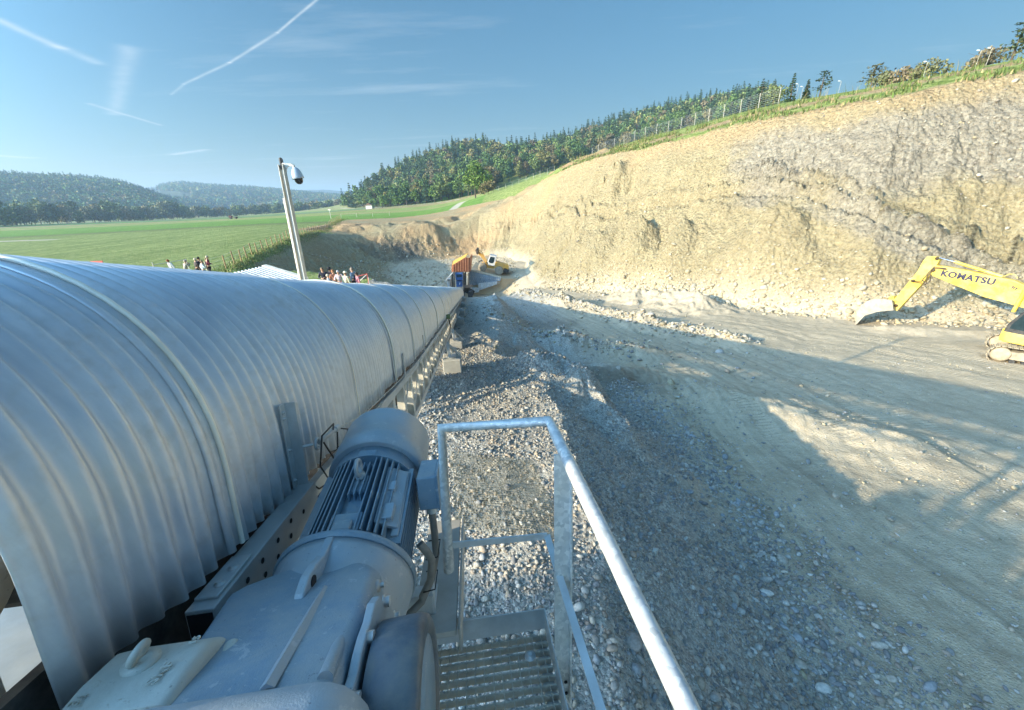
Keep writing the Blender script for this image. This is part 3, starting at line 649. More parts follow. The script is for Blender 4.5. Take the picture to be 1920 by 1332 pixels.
LB = [crown_broad(15, 11, 330, 300 + i, .95) for i in range(5)]; LC = [crown_conifer(21, 7.5, 330, 400 + i, 1.05) for i in range(3)]
pts = []
for i in rest:
    cf = rg0.random() < .06 + .36 * min(1, max(0, (cand[i][2] - 260) / 250)); s = rg0.uniform(.7, 1.15)
    tint = rg0.choice(CONIF) if cf else rg0.choice(GREENS)
    pts.append((cx[i], cy[i], cz[i] - .5, s, rg0.randrange(5) if not cf else 5 + rg0.randrange(3), tint))
forest_mass('forest', pts, LB + LC)
print('TREES front', len(front), 'rest', len(rest))
# big round tree in front of the wood
def world_at(px, py, d): return W(px, py, d)
p = world_at(890, 350, 205); place_tree('broadleaf_tree', make_proto('broad', 17, 16, 2600, 77, (.10, .155, .03), .5), (p[0], p[1], gz(p[0], p[1]) - .3), 1.0, .4, 'large round bright green tree standing out in front of the wooded hill', 'tree')
p = world_at(915, 362, 180); place_tree('shrub', make_proto('broad', 5, 8, 900, 78, (.13, .11, .05), .35), (p[0], p[1], gz(p[0], p[1]) - .3), 1.0, .4, 'low brownish bush at the foot of the large round bright green tree', 'bush')

# -- far hills across the valley
def far_hill(name, sky, d0, d1, zb, seed, n=220, m=26, lum=4.0):
    xs = np.linspace(sky[0][0], sky[-1][0], n); ys = np.interp(xs, [a for a, _ in sky], [b for _, b in sky])
    V = []
    for x, y in zip(xs, ys):
        v = pray(x, y); h = math.hypot(v.x, v.y); ztop = v.z / h * d1
        for j in range(m + 8):
            t = j / (m - 1); d = d0 + (d1 - d0) * t; tt = min(1, t)
            z = zb + (ztop - zb) * (math.sin(tt * math.pi / 2) ** .8) if t <= 1 else ztop - (d - d1) * .12
            V.append((v.x / h * d, v.y / h * d, z))
    V = np.array(V); V[:, 2] += lum * fbm(V[:, 0] * .02, V[:, 1] * .02, 4, seed) * np.repeat(np.ones(n), m + 8)
    k = m + 8; I = np.arange(n * k).reshape(n, k); F = np.stack([I[:-1, :-1], I[1:, :-1], I[1:, 1:], I[:-1, 1:]], -1).reshape(-1, 4)
    o = np_obj(name, V, F, [M_hill], True); tag(o, kind='structure'); return V.reshape(n, k, 3)
M_hill = simple('hill_floor', (.05, .07, .03), .95, var=.4, scale=.01)
HA = far_hill('hills', [(-260, 330), (-100, 326), (0, 338), (60, 344), (130, 344), (200, 350), (245, 358), (300, 376), (340, 390)], 900, 1400, -6, 5)
HB = far_hill('hills', [(250, 375), (300, 357), (340, 351), (400, 356), (470, 358), (540, 364), (620, 371), (700, 376)], 1500, 2300, -6, 6)
HC = far_hill('hills', [(480, 360), (560, 357), (600, 356), (650, 359), (720, 362)], 3300, 3800, -6, 7, 60, 10)
SB = [crown_broad(15, 12, 60, 500 + i, 2.2) for i in range(4)]; SC = [crown_conifer(20, 8, 60, 510 + i, 2.2) for i in range(3)]
def cover(V, cnt, seed, conf=.45, skip=None, sc=1.0):
    r_ = random.Random(seed); P = []; n, k, _ = V.shape
    for _i in range(cnt):
        i = r_.random() * (n - 2); j = min(k - 9, r_.random() ** 1.0 * (k - 9) + (0)); a, b = int(i), int(j); u, w = i - a, j - b
        p = V[a, b] * (1 - u) * (1 - w) + V[a + 1, b] * u * (1 - w) + V[a, b + 1] * (1 - u) * w + V[a + 1, b + 1] * u * w
        q = pxof(p)
        if skip and skip(q): continue
        cf = r_.random() < conf; P.append((p[0], p[1], p[2] - 2, sc * r_.uniform(.6, 1.15), (4 + r_.randrange(3)) if cf else r_.randrange(4), tuple(1.7 * q_ for q_ in (r_.choice(CONIF) if cf else r_.choice(GREENS)))))
    for _i in range(cnt // 9):
        i = r_.random() * (n - 2); p = V[int(i), k - 9] + (V[int(i) + 1, k - 9] - V[int(i), k - 9]) * (i % 1)
        P.append((p[0], p[1], p[2] - 2, sc * r_.uniform(.7, 1.2), 4 + r_.randrange(3), r_.choice(CONIF)))
    return P
clear = lambda q: 285 < q[0] < 362 and 356 + (q[0] - 285) * .10 < q[1] < 374 + (q[0] - 285) * .04
forest_mass('forest', cover(HA, 5200, 1, .35) + cover(HB, 5200, 2, .5, clear, 1.15), SB + SC)
# meadow clearing on the far hill
cl = np_obj('meadow', *(lambda V: (V[40:92, 14:30].reshape(-1, 3) + np.array([0, 0, 1.5]), (lambda I: np.stack([I[:-1, :-1], I[1:, :-1], I[1:, 1:], I[:-1, 1:]], -1).reshape(-1, 4))(np.arange(52 * 16).reshape(52, 16))))(HB), [simple('meadow', (.24, .23, .11), .9, var=.2, scale=.02)], True); tag(cl, kind='structure')
# -- line of trees along the river at the far side of the fields
TR = [make_proto('broad', 13, 13, 650, 600 + i, c, .7) for i, c in enumerate([(.12, .16, .055), (.16, .19, .085), (.19, .19, .10), (.10, .13, .05), (.21, .18, .09)])]
x_ = -130
r2 = random.Random(12); row = []
while x_ < 668:
    d = np.interp(x_, [-130, 0, 300, 500, 668], [430, 500, 640, 720, 700]) + r2.uniform(-25, 25); row.append((x_, d)); x_ += r2.choice([4, 7, 9, 12, 16]) if x_ < 160 else r2.choice([3, 4, 6, 8])
for x_, d in row:
    v = pray(x_, 400); h = math.hypot(v.x, v.y); X, Y = v.x / h * d, v.y / h * d
    pr = TR[r2.randrange(5)]
    place_tree('riverside_tree', pr, (X, Y, gz(X, Y) - 1.5), r2.uniform(.8, 1.3) * (1.35 if x_ < 330 and r2.random() < .35 else 1.0), r2.uniform(0, 6.28), 'rounded grey green tree in the long row across the far edge of the fields', 'tree', 'trees in the row along the far edge of the fields')
# ---------------------------------------------------------------- the conveyor: its own axes
CD = pray(880, 540).normalized(); CA = CD.cross(Vector((0, 0, 1))).normalized(); CB = CA.cross(CD)
def sag(s): return float(np.interp(s, [1.0, 1.8, 3.5, 6, 40], [0, .06, .12, .19, .21]))
def C(a, b, s): return CA * a + CB * b + CD * s
def Cs(a, b, s): return CA * a + CB * (b - sag(s)) + CD * s
def XC(v): return C(v.x, v.z, v.y)          # local (a, s, b) -> world
def XCs(v): return Cs(v.x, v.z, v.y)
S_END = 62.0
M_galv = simple('galvanised_steel', (.58, .60, .60), .45, .4, .16, 9, (.50, .49, .45), .45, .12, 60)
M_galv2 = simple('weathered_galvanised_steel', (.50, .52, .52), .5, .4, .2, 5, (.52, .48, .40), .5, .1, 50)
M_dark = simple('dark_rubber', (.018, .018, .02), .7, 0, .4, 10, (.16, .15, .13), .5, .2, 60)
M_blue = simple('blue_grey_machine_paint', (.165, .26, .345), .40, 0, .12, 5, (.42, .42, .39), .5, .3, 240, chips=(16, .60, (.48, .50, .50), .6), dust=.42)
M_blue2 = simple('lighter_machine_paint', (.32, .385, .44), .42, .1, .12, 5, (.48, .46, .42), .55, .25, 240, chips=(18, .60, (.55, .56, .55), .5), dust=.4)
M_cream = simple('cream_machine_paint', (.50, .50, .44), .55, 0, .12, 6, (.30, .27, .21), .6, .25, 90, chips=(14, .60, (.30, .26, .2), .6))
M_conc = simple('concrete', (.46, .45, .41), .9, 0, .15, 4, (.30, .28, .24), .5, .4, 30)
M_black = simple('black_void', (.012, .012, .014), .8)
M_wire = simple('grey_cable', (.22, .21, .19), .6, 0, .2, 20)

def spangle(name):
    m, nt, b = new_mat(name); c = coord(nt); v = nt.nodes.new('ShaderNodeTexVoronoi'); v.inputs['Scale'].default_value = 60; n0_ = noise(nt, 30, 3, .6, c)
    cc = nt.nodes.new('ShaderNodeVectorMath'); cc.operation = 'MULTIPLY_ADD'; nt.links.new(n0_.outputs['Color'], cc.inputs[0]); cc.inputs[1].default_value = (.02, .02, .02); nt.links.new(c, cc.inputs[2]); nt.links.new(cc.outputs[0], v.inputs['Vector'])
    sp = nt.nodes.new('ShaderNodeSeparateColor'); nt.links.new(v.outputs['Color'], sp.inputs[0]); n_ = noise(nt, 5, 6, .7, c)
    k = ramp(nt, sp.outputs[0], [(0, (.42, .44, .44)), (.5, (.54, .55, .54)), (1, (.70, .70, .67))]).outputs[0]
    k = mixc(nt, ramp(nt, n_.outputs[0], [(.45, (0,) * 3), (.7, (.6,) * 3)]).outputs[0], k, (.56, .53, .46)); nt.links.new(k, b.inputs['Base Color']); b.inputs['Metallic'].default_value = .35
    nt.links.new(ramp(nt, sp.outputs[1], [(0, (.35,) * 3), (1, (.6,) * 3)]).outputs[0], b.inputs['Roughness']); bump(nt, b, n_.outputs[0], .15, .003); return m
def cover_mat():
    m, nt, b = new_mat('corrugated_zinc_sheet'); L = nt.links.new; c = coord(nt, 'Object')
    pos = c
    n1 = noise(nt, 2.2, 7, .62, pos, .6); n2 = noise(nt, 22, 5, .6, pos); st = nt.nodes.new('ShaderNodeMapping'); st.inputs['Scale'].default_value = (1.2, 14, 1.2); L(pos, st.inputs[0])
    n3 = noise(nt, 1.4, 5, .6, st.outputs[0])
    col_ = ramp(nt, n1.outputs[0], [(.3, (.56, .60, .65)), (.5, (.70, .73, .76)), (.72, (.83, .83, .82))]).outputs[0]
    col_ = mixc(nt, .35, col_, ramp(nt, n3.outputs[0], [(.35, (.44, .48, .53)), (.65, (.74, .75, .75))]).outputs[0])
    dust = ramp(nt, mth(nt, 'MULTIPLY', n1.outputs[0], n2.outputs[0]), [(.24, (0,) * 3), (.42, (.5,) * 3)]).outputs[0]
    col_ = mixc(nt, dust, col_, (.52, .50, .46))
    L(col_, b.inputs['Base Color']); b.inputs['Metallic'].default_value = .42
    L(ramp(nt, n1.outputs[0], [(.3, (.34,) * 3), (.7, (.5,) * 3)]).outputs[0], b.inputs['Roughness'])
    bump(nt, b, n2.outputs[0], .10, .004); return m
M_cover = cover_mat()

conv = empty('belt_conveyor', C(-1.75, -1.2, 1.0)); tag(conv, 'long covered belt conveyor under arched corrugated zinc sheets, sloping down into the pit', 'conveyor')
def cpart(o):
    o.parent = conv; o.matrix_parent_inverse = Matrix.Translation(-conv.location); return o
def par(o, p):
    """parent keeping the world position"""
    o.parent = p
    w = Matrix.Translation(p.location) @ p.rotation_euler.to_matrix().to_4x4() if p.type == 'EMPTY' and p.parent is None else Matrix.Identity(4)
    o.matrix_parent_inverse = w.inverted(); return o
# cross-section of the arch, from the right skirt over the top to the left skirt
def arch(n, bb):
    P = [(-.96, bb), (-.96, bb * .5 - .3)]
    for i in range(n + 1):
        a = math.pi * i / n; c_, s_n = math.cos(a), math.sin(a); P.append((-1.80 + .84 * math.copysign(abs(c_) ** (2 / 2.25), c_), -.6 + .835 * s_n ** (2 / 2.25)))
    P += [(-2.64, -.62), (-2.64, -.64)]
    return np.array(P)
PITCH = .076
s0 = .80; k = 0
edges = [s0]
while edges[-1] < S_END:
    edges.append(edges[-1] + (.55 if len(edges) == 1 else (1.52 if len(edges) % 2 else 1.60)))
def sheet(sa, sb, step, off, seed, nseg):
    prof = arch(nseg, -.87); ctr = np.array([-1.80, -.6]); ss = np.arange(sa, sb + step * .5, step)
    nrm = prof - ctr; nrm[:2] = (1, 0); nrm[-2:] = (-1, 0); nrm /= np.linalg.norm(nrm, axis=1)[:, None]
    rg = np.random.default_rng(seed); V = np.empty((len(ss), len(prof), 3))
    dent = rg.uniform(-.006, .006); tl = rg.uniform(-.004, .004)
    arcp = np.linspace(0, 1, len(prof)); sgw = 1 - .65 * np.clip((prof[:, 1] + .6) / .7, 0, 1)
    for i, s in enumerate(ss):
        w = .0128 * math.cos(2 * math.pi * s / PITCH) + off + dent
        lowa = np.exp(-arcp * 14)                    # the lower skirt is a little battered
        bat = lowa * .006 * math.sin(s * 5.1 + seed) + lowa ** 2 * .010 * math.sin(s * 17.3 + seed * 2)
        p = prof + nrm * (w + tl * (s - sa) + bat)[:, None]
        sg = sag(s); drop = np.zeros(len(prof)); drop[0] = .008 * math.sin(s * 9 + seed)
        V[i, :, 0] = p[:, 0]; V[i, :, 1] = s; V[i, :, 2] = p[:, 1] - sg * sgw + drop
    A3, B3, D3 = (np.array(v) for v in (CA, CB, CD))
    Wd = V[..., 0:1] * A3 + V[..., 2:3] * B3 + V[..., 1:2] * D3
    n, m_ = len(ss), len(prof); I = np.arange(n * m_).reshape(n, m_)
    return Wd.reshape(-1, 3), np.stack([I[:-1, :-1], I[1:, :-1], I[1:, 1:], I[:-1, 1:]], -1).reshape(-1, 4)
for i, (ea, eb) in enumerate(zip(edges[:-1], edges[1:])):
    eb = min(eb, S_END)
    if eb - ea < .1: break
    step = PITCH / (12 if ea < 5 else 8 if ea < 20 else 6)
    v, f = sheet(ea, eb + (.07 if i else .03), step, .005 if i % 2 else -.001, i, 40 if ea < 6 else 24)
    o = np_obj('cover_sheet', v, f, [M_cover], True); cpart(o)
    md = o.modifiers.new('thick', 'SOLIDIFY'); md.thickness = .0015; md.offset = -1
# seam straps: bent lip where sheets lap, sunlight put in as pale colour
M_lip = simple('painted_sunlit_edge', (.92, .87, .74), .4, .1, .08, 8)
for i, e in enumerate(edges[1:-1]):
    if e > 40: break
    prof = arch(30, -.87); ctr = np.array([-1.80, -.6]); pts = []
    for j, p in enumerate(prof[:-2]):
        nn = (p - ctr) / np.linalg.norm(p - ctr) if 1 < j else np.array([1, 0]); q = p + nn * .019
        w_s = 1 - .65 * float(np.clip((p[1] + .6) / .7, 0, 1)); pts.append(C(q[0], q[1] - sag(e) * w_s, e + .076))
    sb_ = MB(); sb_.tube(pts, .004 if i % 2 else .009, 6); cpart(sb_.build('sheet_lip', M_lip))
# truss: chords, posts, diagonals, cross beams
def ang(b, p, q, w=.06, t=.008, inward=-1):
    """an L section from p to q in conveyor axes"""
    p = Vector(p); q = Vector(q)
    b.bar(Cs(p.x, p.z, p.y), Cs(q.x, q.z, q.y), t, w, CB if abs((q - p).normalized().z) < .8 else CD)
    o = Vector((inward * w / 2, 0, 0)); b.bar(Cs(p.x + o.x, p.z, p.y), Cs(q.x + o.x, q.z, q.y), w, t, CB if abs((q - p).normalized().z) < .8 else CD)
TB, TT = -1.60, -.96
for side, sg_ in ((-.93, -1), (-2.57, 1)):
    for bz, nm in ((TT, 'top_chord'), (TB, 'bottom_chord')):
        b = MB(); ss = [1.95] + [3 + 2.95 * i for i in range(20)] + [S_END]
        for a_, c_ in zip(ss[:-1], ss[1:]): ang(b, (side, a_, bz), (side, c_, bz), .08, .009, sg_)
        cpart(b.build(nm, M_galv))
s = 2.35; j = 0
posts = []; M_post_g = simple('dull_zinc_angle', (.62, .60, .54), .7, .05, .12, 5)
while s < S_END:
    b = MB(); ang(b, (-.93, s, TB), (-.93, s, TT), .10, .008, -1); posts.append(b.build('truss_post', M_post_g)); cpart(posts[-1])
    j += 1; s += .62 if s < 24 else 1.25
b = MB(); s = 2.35
while s < S_END - 1:
    st_ = 1.0 if s < 30 else 1.6
    b.bar(Cs(-.935, TB, s), Cs(-.935, TT, s + st_), .008, .05, CB)
    s += st_
cpart(b.build('truss_bracing', M_galv))
b = MB(); s = 2.35
while s < S_END:
    st_ = 1.0 if s < 30 else 1.6
    b.bar(Cs(-2.57, TB, s), Cs(-2.57, TT, s), .07, .05, CD); b.bar(Cs(-2.57, TB if int(s) % 2 else TT, s), Cs(-2.57, TT if int(s) % 2 else TB, s + st_), .008, .05, CB)
    b.bar(Cs(-.93, TB - .03, s), Cs(-2.57, TB - .03, s), .06, .05, CB); s += st_
cpart(b.build('cross_beams', M_galv))
b = MB(); s = 3.0
while s < S_END:
    b.tube([Cs(-1.05, -1.48, s), Cs(-2.45, -1.48, s)], .05, 10); s += 3.0
cpart(b.build('return_rollers', M_galv2))
b = MB()
for a_, c_ in zip(np.linspace(1.3, S_END, 12)[:-1], np.linspace(1.3, S_END, 12)[1:]):
    b.bar(Cs(-1.75, -1.40, a_), Cs(-1.75, -1.40, c_), 1.2, .014, CB); b.bar(Cs(-1.75, -.92, a_), Cs(-1.75, -.92, c_), 1.0, .014, CB)
cpart(b.build('belt', M_dark))
# near-end box girder with slots
b = MB(); b.box((-.911, 1.53, -.995), (.087, .80, .150))
g = b.build('box_girder', M_galv2, xf=XC, bevel=.004); cpart(g)
hb = MB()
for (ss_, bb_) in ((1.30, -1.03), (1.40, -1.09), (1.40, -1.03), (1.50, -1.09), (1.52, -1.03), (1.62, -1.08), (1.64, -1.02), (1.76, -1.05)):
    hb.lathe((-.8665, ss_, bb_ + .065), (1, 0, 0), [(0, .011), (.0008, .011)], 12)
o = hb.build('bolt_hole', M_black, xf=XC); cpart(o)
b = MB(); b.box((-.915, 1.27, -.914), (.070, .20, .008)); cpart(b.build('slot_plate', M_galv, xf=XC, bevel=.002))
for ss_ in (1.225, 1.30):
    b = MB(); b.lathe((-.905, ss_, -.910), (0, 0, 1), [(0, .016), (.004, .016), (.004, .009), (.012, .009)], 14); cpart(b.build('bolt', M_galv, xf=XC))
b = MB(); b.box((-.911, 1.1285, -.997), (.074, .002, .13)); cpart(b.build('girder_mouth', M_black, xf=XC))
# upright angle bolted to the skirt
b = MB(); b.box((-.945, 1.89, -.71), (.008, .05, .44)); b.box((-.918, 1.914, -.71), (.052, .007, .44)); b.box((-.91, 1.93, -.53), (.03, .03, .06))
u_o = b.build('upright_angle', M_galv, xf=XC, bevel=.002); cpart(u_o)
for z in (-.53, -.56, -.72, -.88): b = MB(); b.lathe((-.941, 1.88, z), (1, 0, 0), [(0, .010), (.006, .010), (.006, .005), (.014, .005)], 8); cpart(b.build('bolt', M_galv, xf=XC))
for ss_, z0, z1 in ((5.1, -.62, -.98), (7.3, -.62, -.98), (10.6, -.64, -.98)):
    b = MB(); b.box((-.94, ss_, (z0 + z1) / 2), (.012, .05, z1 - z0)); cpart(b.build('upright_angle', M_galv2, xf=XCs))
# cream head frame and pulley behind the cut edge of the cover
b = MB(); b.box((-1.10, .62, -.80), (.012, .42, .56)); b.box((-1.16, .62, -.515), (.13, .42, .012)); b.box((-1.22, .62, -.80), (.012, .42, .5))
cpart(b.build('head_frame', M_cream, xf=XC, bevel=.003))
b = MB(); b.lathe((-1.19, .64, -.508), (0, 0, 1), [(0, .026), (.005, .026), (.005, .016), (.018, .016)], 18); cpart(b.build('bolt', M_galv, xf=XC)); b = MB(); b.lathe((-1.15, .72, -.508), (0, 0, 1), [(0, .014), (.001, .014)], 12)
cpart(b.build('bolt', M_galv, xf=XC))
b = MB(); b.lathe((-2.45, .95, -.62), (1, 0, 0), [(0, .05), (0, .30), (1.0, .30), (1.02, .05)], 48); cpart(b.build('head_pulley', M_cream, xf=XC))
b = MB(); b.box((-1.03, 1.0, -1.05), (.03, 1.9, .55)); b.box((-1.0, .42, -1.12), (.10, .5, .30)); b.box((-1.5, .6, -1.28), (1.2, .9, .02)); cpart(b.build('head_frame', M_dark, xf=XC))  # dark plates added to stand for the shade under the cover
b = MB(); b.box((-1.75, 1.0, -1.36), (1.7, 1.7, .05)); b.box((-.80, 1.1, -1.44), (.14, 1.9, .12)); b.box((-.72, 2.2, -1.30), (.08, .9, .10)); cpart(b.build('drive_frame', M_galv2, xf=XC, bevel=.004))
# trestle legs and the concrete blocks under them
blocks = [(13.2, 1.0), (17.5, .55), (25, .6), (31, .5), (38, .45), (46, .4)]
for i, (ss_, sc) in enumerate(blocks):
    p = Cs(-.93, TB, ss_); z = gz(p.x + .25, p.y); top = z + (.55 if i == 0 else .4)
    q = Cs(-2.57, TB, ss_)
    bl = MB(); w, d_, h = (.62, .7, .65) if i == 0 else (.55, .55, .6)
    e = empty('concrete_block', (p.x + .12, p.y, top - h / 2), (0, 0, R(6)))
    bb = MB(); bb.box((0, 0, 0), (w, d_, h)); o = bb.build('footing', M_conc, e, bevel=.03)
    bb = MB(); bb.box((0, 0, h / 2 + .03), (w * .45, d_ * .5, .06)); bb.build('base_plate', M_galv2, e)
    tag(e, ['large pale concrete block under the first trestle of the conveyor, nearest the camera', 'small concrete block under the second trestle of the conveyor', 'concrete block under the third trestle of the conveyor, halfway down the slope', 'concrete block under the fourth trestle of the conveyor',
            'concrete block under the fifth trestle of the conveyor', 'smallest and farthest concrete block under the conveyor, near the hopper'][i], 'concrete block', 'concrete blocks under the conveyor trestles')
    lg = MB(); lg.bar((p.x + .1, p.y - .25, top + .06), p, .10, .10); lg.bar((p.x + .1, p.y + .25, top + .06), p, .10, .10); lg.bar((p.x + .45, p.y, top), Vector(p) + CA * .02, .05, .05)
    lg.bar((q.x, q.y, gz(q.x, q.y)), q, .10, .10); lg.bar((q.x, q.y, q.z - .6), (p.x, p.y, p.z - 1.0), .06, .06); cpart(lg.build('trestle_leg', M_galv2))
# green valve box and red-black cable bundle on the side far down
b = MB(); b.box((-.86, 14.5, -.80), (.14, .34, .16)); cpart(b.build('junction_box', simple('green_box_paint', (.16, .22, .10), .6), xf=XCs, bevel=.01))
b = MB(); b.tube([Cs(-.86, -.88, 14.4), Cs(-.80, -1.1, 14.2), Cs(-.86, -1.35, 14.3)], .02, 6); cpart(b.build('cable', M_black))
# head support legs so the drive end stands on the ground
b = MB()
for a_, s_q in ((-.85, .4), (-.85, 2.2), (-2.55, .4), (-2.55, 2.2)):
    p = C(a_, -1.45, s_q); b.bar((p.x, p.y, gz(p.x, p.y) - .2), p, .12, .12)
b.bar(C(-.85, -1.47, .3), C(-2.55, -1.47, .3), .12, .12); b.bar(C(-.85, -1.47, 2.3), C(-2.55, -1.47, 2.3), .12, .12)
cpart(b.build('trestle_leg', M_galv2))
b = MB()
for i, (ss_, d_) in enumerate([(-.4, 0), (-1.4, 0), (-2.6, 0)]): pass

# ---- emergency pull cord along the cover
pc = empty('pull_cord', C(-.88, -.73, 1.95)); tag(pc, 'emergency pull cord with eye bolt and cable loops along the foot of the zinc cover', 'pull cord')
def ppart(o): return par(o, pc)
b = MB(); b.tube([C(-.90, -.73, 1.93), C(-.865, -.735, 1.96)], .008, 8); 
ring = [C(-.85 + .0 * math.cos(t), -.742 + .028 * math.sin(t), 1.985 + .028 * math.cos(t)) for t in np.linspace(0, 2 * math.pi * .85, 16)]; b.tube(ring, .007, 8)
ppart(b.build('eye_bolt', M_galv))
b = MB(); b.tube([C(-.85, -.745, 2.01), C(-.845, -.755, 2.22)], .013, 10); b.tube([C(-.845, -.755, 2.22), C(-.842, -.76, 2.27)], .02, 8); ppart(b.build('spring_rod', M_galv2))
rp = [C(-.845, -.76, 2.25)] + [Cs(-.86, float(np.interp(x, [2.9, 5, 9, 62], [-.78, -.84, -.88, -.88])), x) for x in (2.9, 4, 5, 7, 9, 14, 20, 30, 45, 60)]
b = MB(); b.tube(rp, .0045, 6); b.tube([Vector(p) + CB * -.045 for p in rp[1:]], .004, 6); ppart(b.build('rope', M_galv2))
b = MB()
b.tube([C(-.845 , -.75 , 2.2), C(-.80, -.68, 2.1), C(-.82, -.70, 1.98), C(-.84, -.85, 1.95), C(-.83, -.95, 2.0), C(-.82, -.90, 2.14), C(-.84, -.76, 2.25)], .0045, 6)
b.tube([C(-.84, -.76, 2.26), C(-.79, -.78, 2.28), C(-.80, -.90, 2.2), C(-.84, -.99, 2.06), C(-.86, -.97, 1.94), C(-.88, -.93, 1.92)], .0045, 6)
b.tube([C(-.85, -.75, 2.05), C(-.83, -.87, 2.1), C(-.78, -.97, 2.08), C(-.74, -1.04, 2.02)], .0045, 6)
ppart(b.build('cable_loop', simple('brown_cable', (.05, .04, .035), .5)))
for x in (3.4, 6.3, 9.3, 13.2, 18, 24, 32):
    b = MB(); b.bar(Cs(-.93, -1.0, x), Cs(-.86, -.83, x), .02, .012, CD); ppart(b.build('rope_bracket', M_galv))

# ---------------------------------------------------------------- gear motor
GO = C(-.550, -1.045, 1.36); GM_ = (C(-.537, -.865, 2.05) - GO).normalized(); GR = GM_.cross(CB).normalized(); GU = GR.cross(GM_)
gmot = empty('gear_motor', GO); tag(gmot, 'large blue grey geared electric motor with cooling fins beside the zinc cover', 'gear motor')
def gp(o): return par(o, gmot)
def G3(r, u, m): return GO + GR * r + GU * u + GM_ * m
def XG(v): return G3(v.x, v.z, v.y)      # local (right, along, up)
b = MB(); b.lathe((0, .52, 0), (0, 1, 0), [(0, .225), (.0, .232), (.11, .236), (.115, .232), (.29, .230), (.315, .222), (.33, .19), (.332, .05)], 56)
b.lathe((0, .52, 0), (0, 1, 0), [(0, .222), (.2, .222), (.2, .05)], 40, caps=False)
gp(b.build('fan_cover', M_blue2, xf=XG, smooth_all=False))
b = MB(); b.lathe((0, .45, 0), (0, 1, 0), [(0, .205), (.07, .205), (.07, .16), (.09, .16)], 40); gp(b.build('end_shield', M_blue, xf=XG))
# finned stator
b = MB(); b.lathe((0, .03, 0), (0, 1, 0), [(0, .155), (.43, .155)], 40)
for i in range(-6, 7):
    x = i * .0235
    if abs(i) <= 1: y0, y1, hgt = (.22, .42, .192)
    else: y0, y1, hgt = (.04, .46, math.sqrt(max(.0, .202 ** 2 - x * x)) if abs(i) > 3 else .19)
    b.box((x, (y0 + y1) / 2, (hgt + .10) / 2), (.0055, y1 - y0, hgt - .10))
for sd in (-1, 1):
    for z in [-.12 + .03 * i for i in range(8)]:
        if z > .09 and sd > 0: continue
        b.box((sd * .165, .25, z), (.075, .42, .006))
gp(b.build('finned_housing', M_blue, xf=XG, bevel=.001))
# stepped shoulder casting on the right of the fins
b = MB(); b.prism([(.0, 0), (.085, -.045), (.085, -.06), (.0, -.03)], (.10, .10, .155), (1, 0, 0), (0, 0, 1), (0, .32, 0)); b.box((.14, .16, .13), (.05, .08, .035)); b.box((.135, .30, .135), (.035, .05, .03))
b.box((.175, .25, .095), (.03, .36, .016)); gp(b.build('shoulder_casting', M_blue2, xf=XG, bevel=.004))
for c_, z_ in (((0, .085, .165), (.12, .10, .035)), ((0, .06, .19), (.07, .05, .02)), ((0, .30, .168), (.07, .10, .02)), ((0, .475, .19), (.09, .04, .03))):
    b = MB(); b.box(c_, z_); gp(b.build('saddle', M_blue, xf=XG, bevel=.008))
b = MB(); ring = [(0 + .0 * t, .335 + .030 * math.cos(t), .232 + .034 * math.sin(t)) for t in np.linspace(-1.2, math.pi + 1.2, 18)]
b.tube(ring, .0095, 10); b.lathe((0, .335, .18), (0, 0, 1), [(0, .022), (.018, .022), (.02, .012), (.03, .012)], 16); gp(b.build('lifting_eye', M_blue2, xf=XG))
# mounting flange and bell
b = MB(); b.lathe((0, -.035, 0), (0, 1, 0), [(0, .25), (.006, .256), (.022, .256), (.028, .25), (.028, .20), (.05, .19)], 64); gp(b.build('flange', M_blue, xf=XG))
b = MB(); b.lathe((0, -.30, 0), (0, 1, 0), [(0, .20), (.05, .212), (.15, .232), (.235, .246), (.262, .247), (.262, .24)], 64); gp(b.build('bell_housing', M_blue2, xf=XG))
b = MB()
for t in (35, 60, 85, 115, 140): 
    a = R(t); b.box((math.cos(a) * .243, -.012, math.sin(a) * .243), (.0, .0, .0))
b = MB(); b.prism([(-.02, .235), (-.15, .21), (-.30, .15), (-.31, .27), (-.27, .298), (-.22, .305), (-.17, .29), (-.12, .262), (-.04, .252)], (-.014, 0, 0), (0, 1, 0), (0, 0, 1), (.028, 0, 0)); lug = b.build('lifting_lug', M_blue2, xf=XG, bevel=.005); gp(lug)
b = MB(); b.lathe((-.0165, -.215, .272), (1, 0, 0), [(0, .017), (.033, .017)], 16); gp(b.build('lug_hole', M_black, xf=XG)); 
b = MB()
for i in range(5): b.box((.150 + .012 * i, -.14, .135 - .022 * i), (.006, .24, .03), Matrix.Rotation(R(38), 3, 'Y'))
gp(b.build('cooling_rib', M_blue2, xf=XG, bevel=.002))
# gearbox body lofted through rounded sections: (s, a0, a1, btop, bbot, corner)
def loft(secs, name, mat, n=10, xf=XC, sub=1):
    rings = []
    for (s_, a0, a1, bt, bb, rc) in secs:
        ring = []
        for (cx_, cz_, st) in ((a1 - rc, bt - rc, 0), (a0 + rc, bt - rc, 90), (a0 + rc, bb + rc, 180), (a1 - rc, bb + rc, 270)):
            for i in range(n // 2 + 1):
                t = R(st + 90 * i / (n // 2)); ring.append((cx_ + rc * math.cos(t), s_, cz_ + rc * math.sin(t)))
        rings.append(ring)
    m_ = len(rings[0]); b = MB(); vs = [v for r_ in rings for v in r_]; fs = []
    for i in range(len(rings) - 1):
        for j in range(m_): a = i * m_ + j; c_ = i * m_ + (j + 1) % m_; fs.append((a, c_, c_ + m_, a + m_))
    b.add(vs, fs, True); b.add(rings[0], [tuple(range(m_))]); b.add(rings[-1], [tuple(range(m_))[::-1]])
    return b.build(name, mat, xf=xf, bevel=.006)
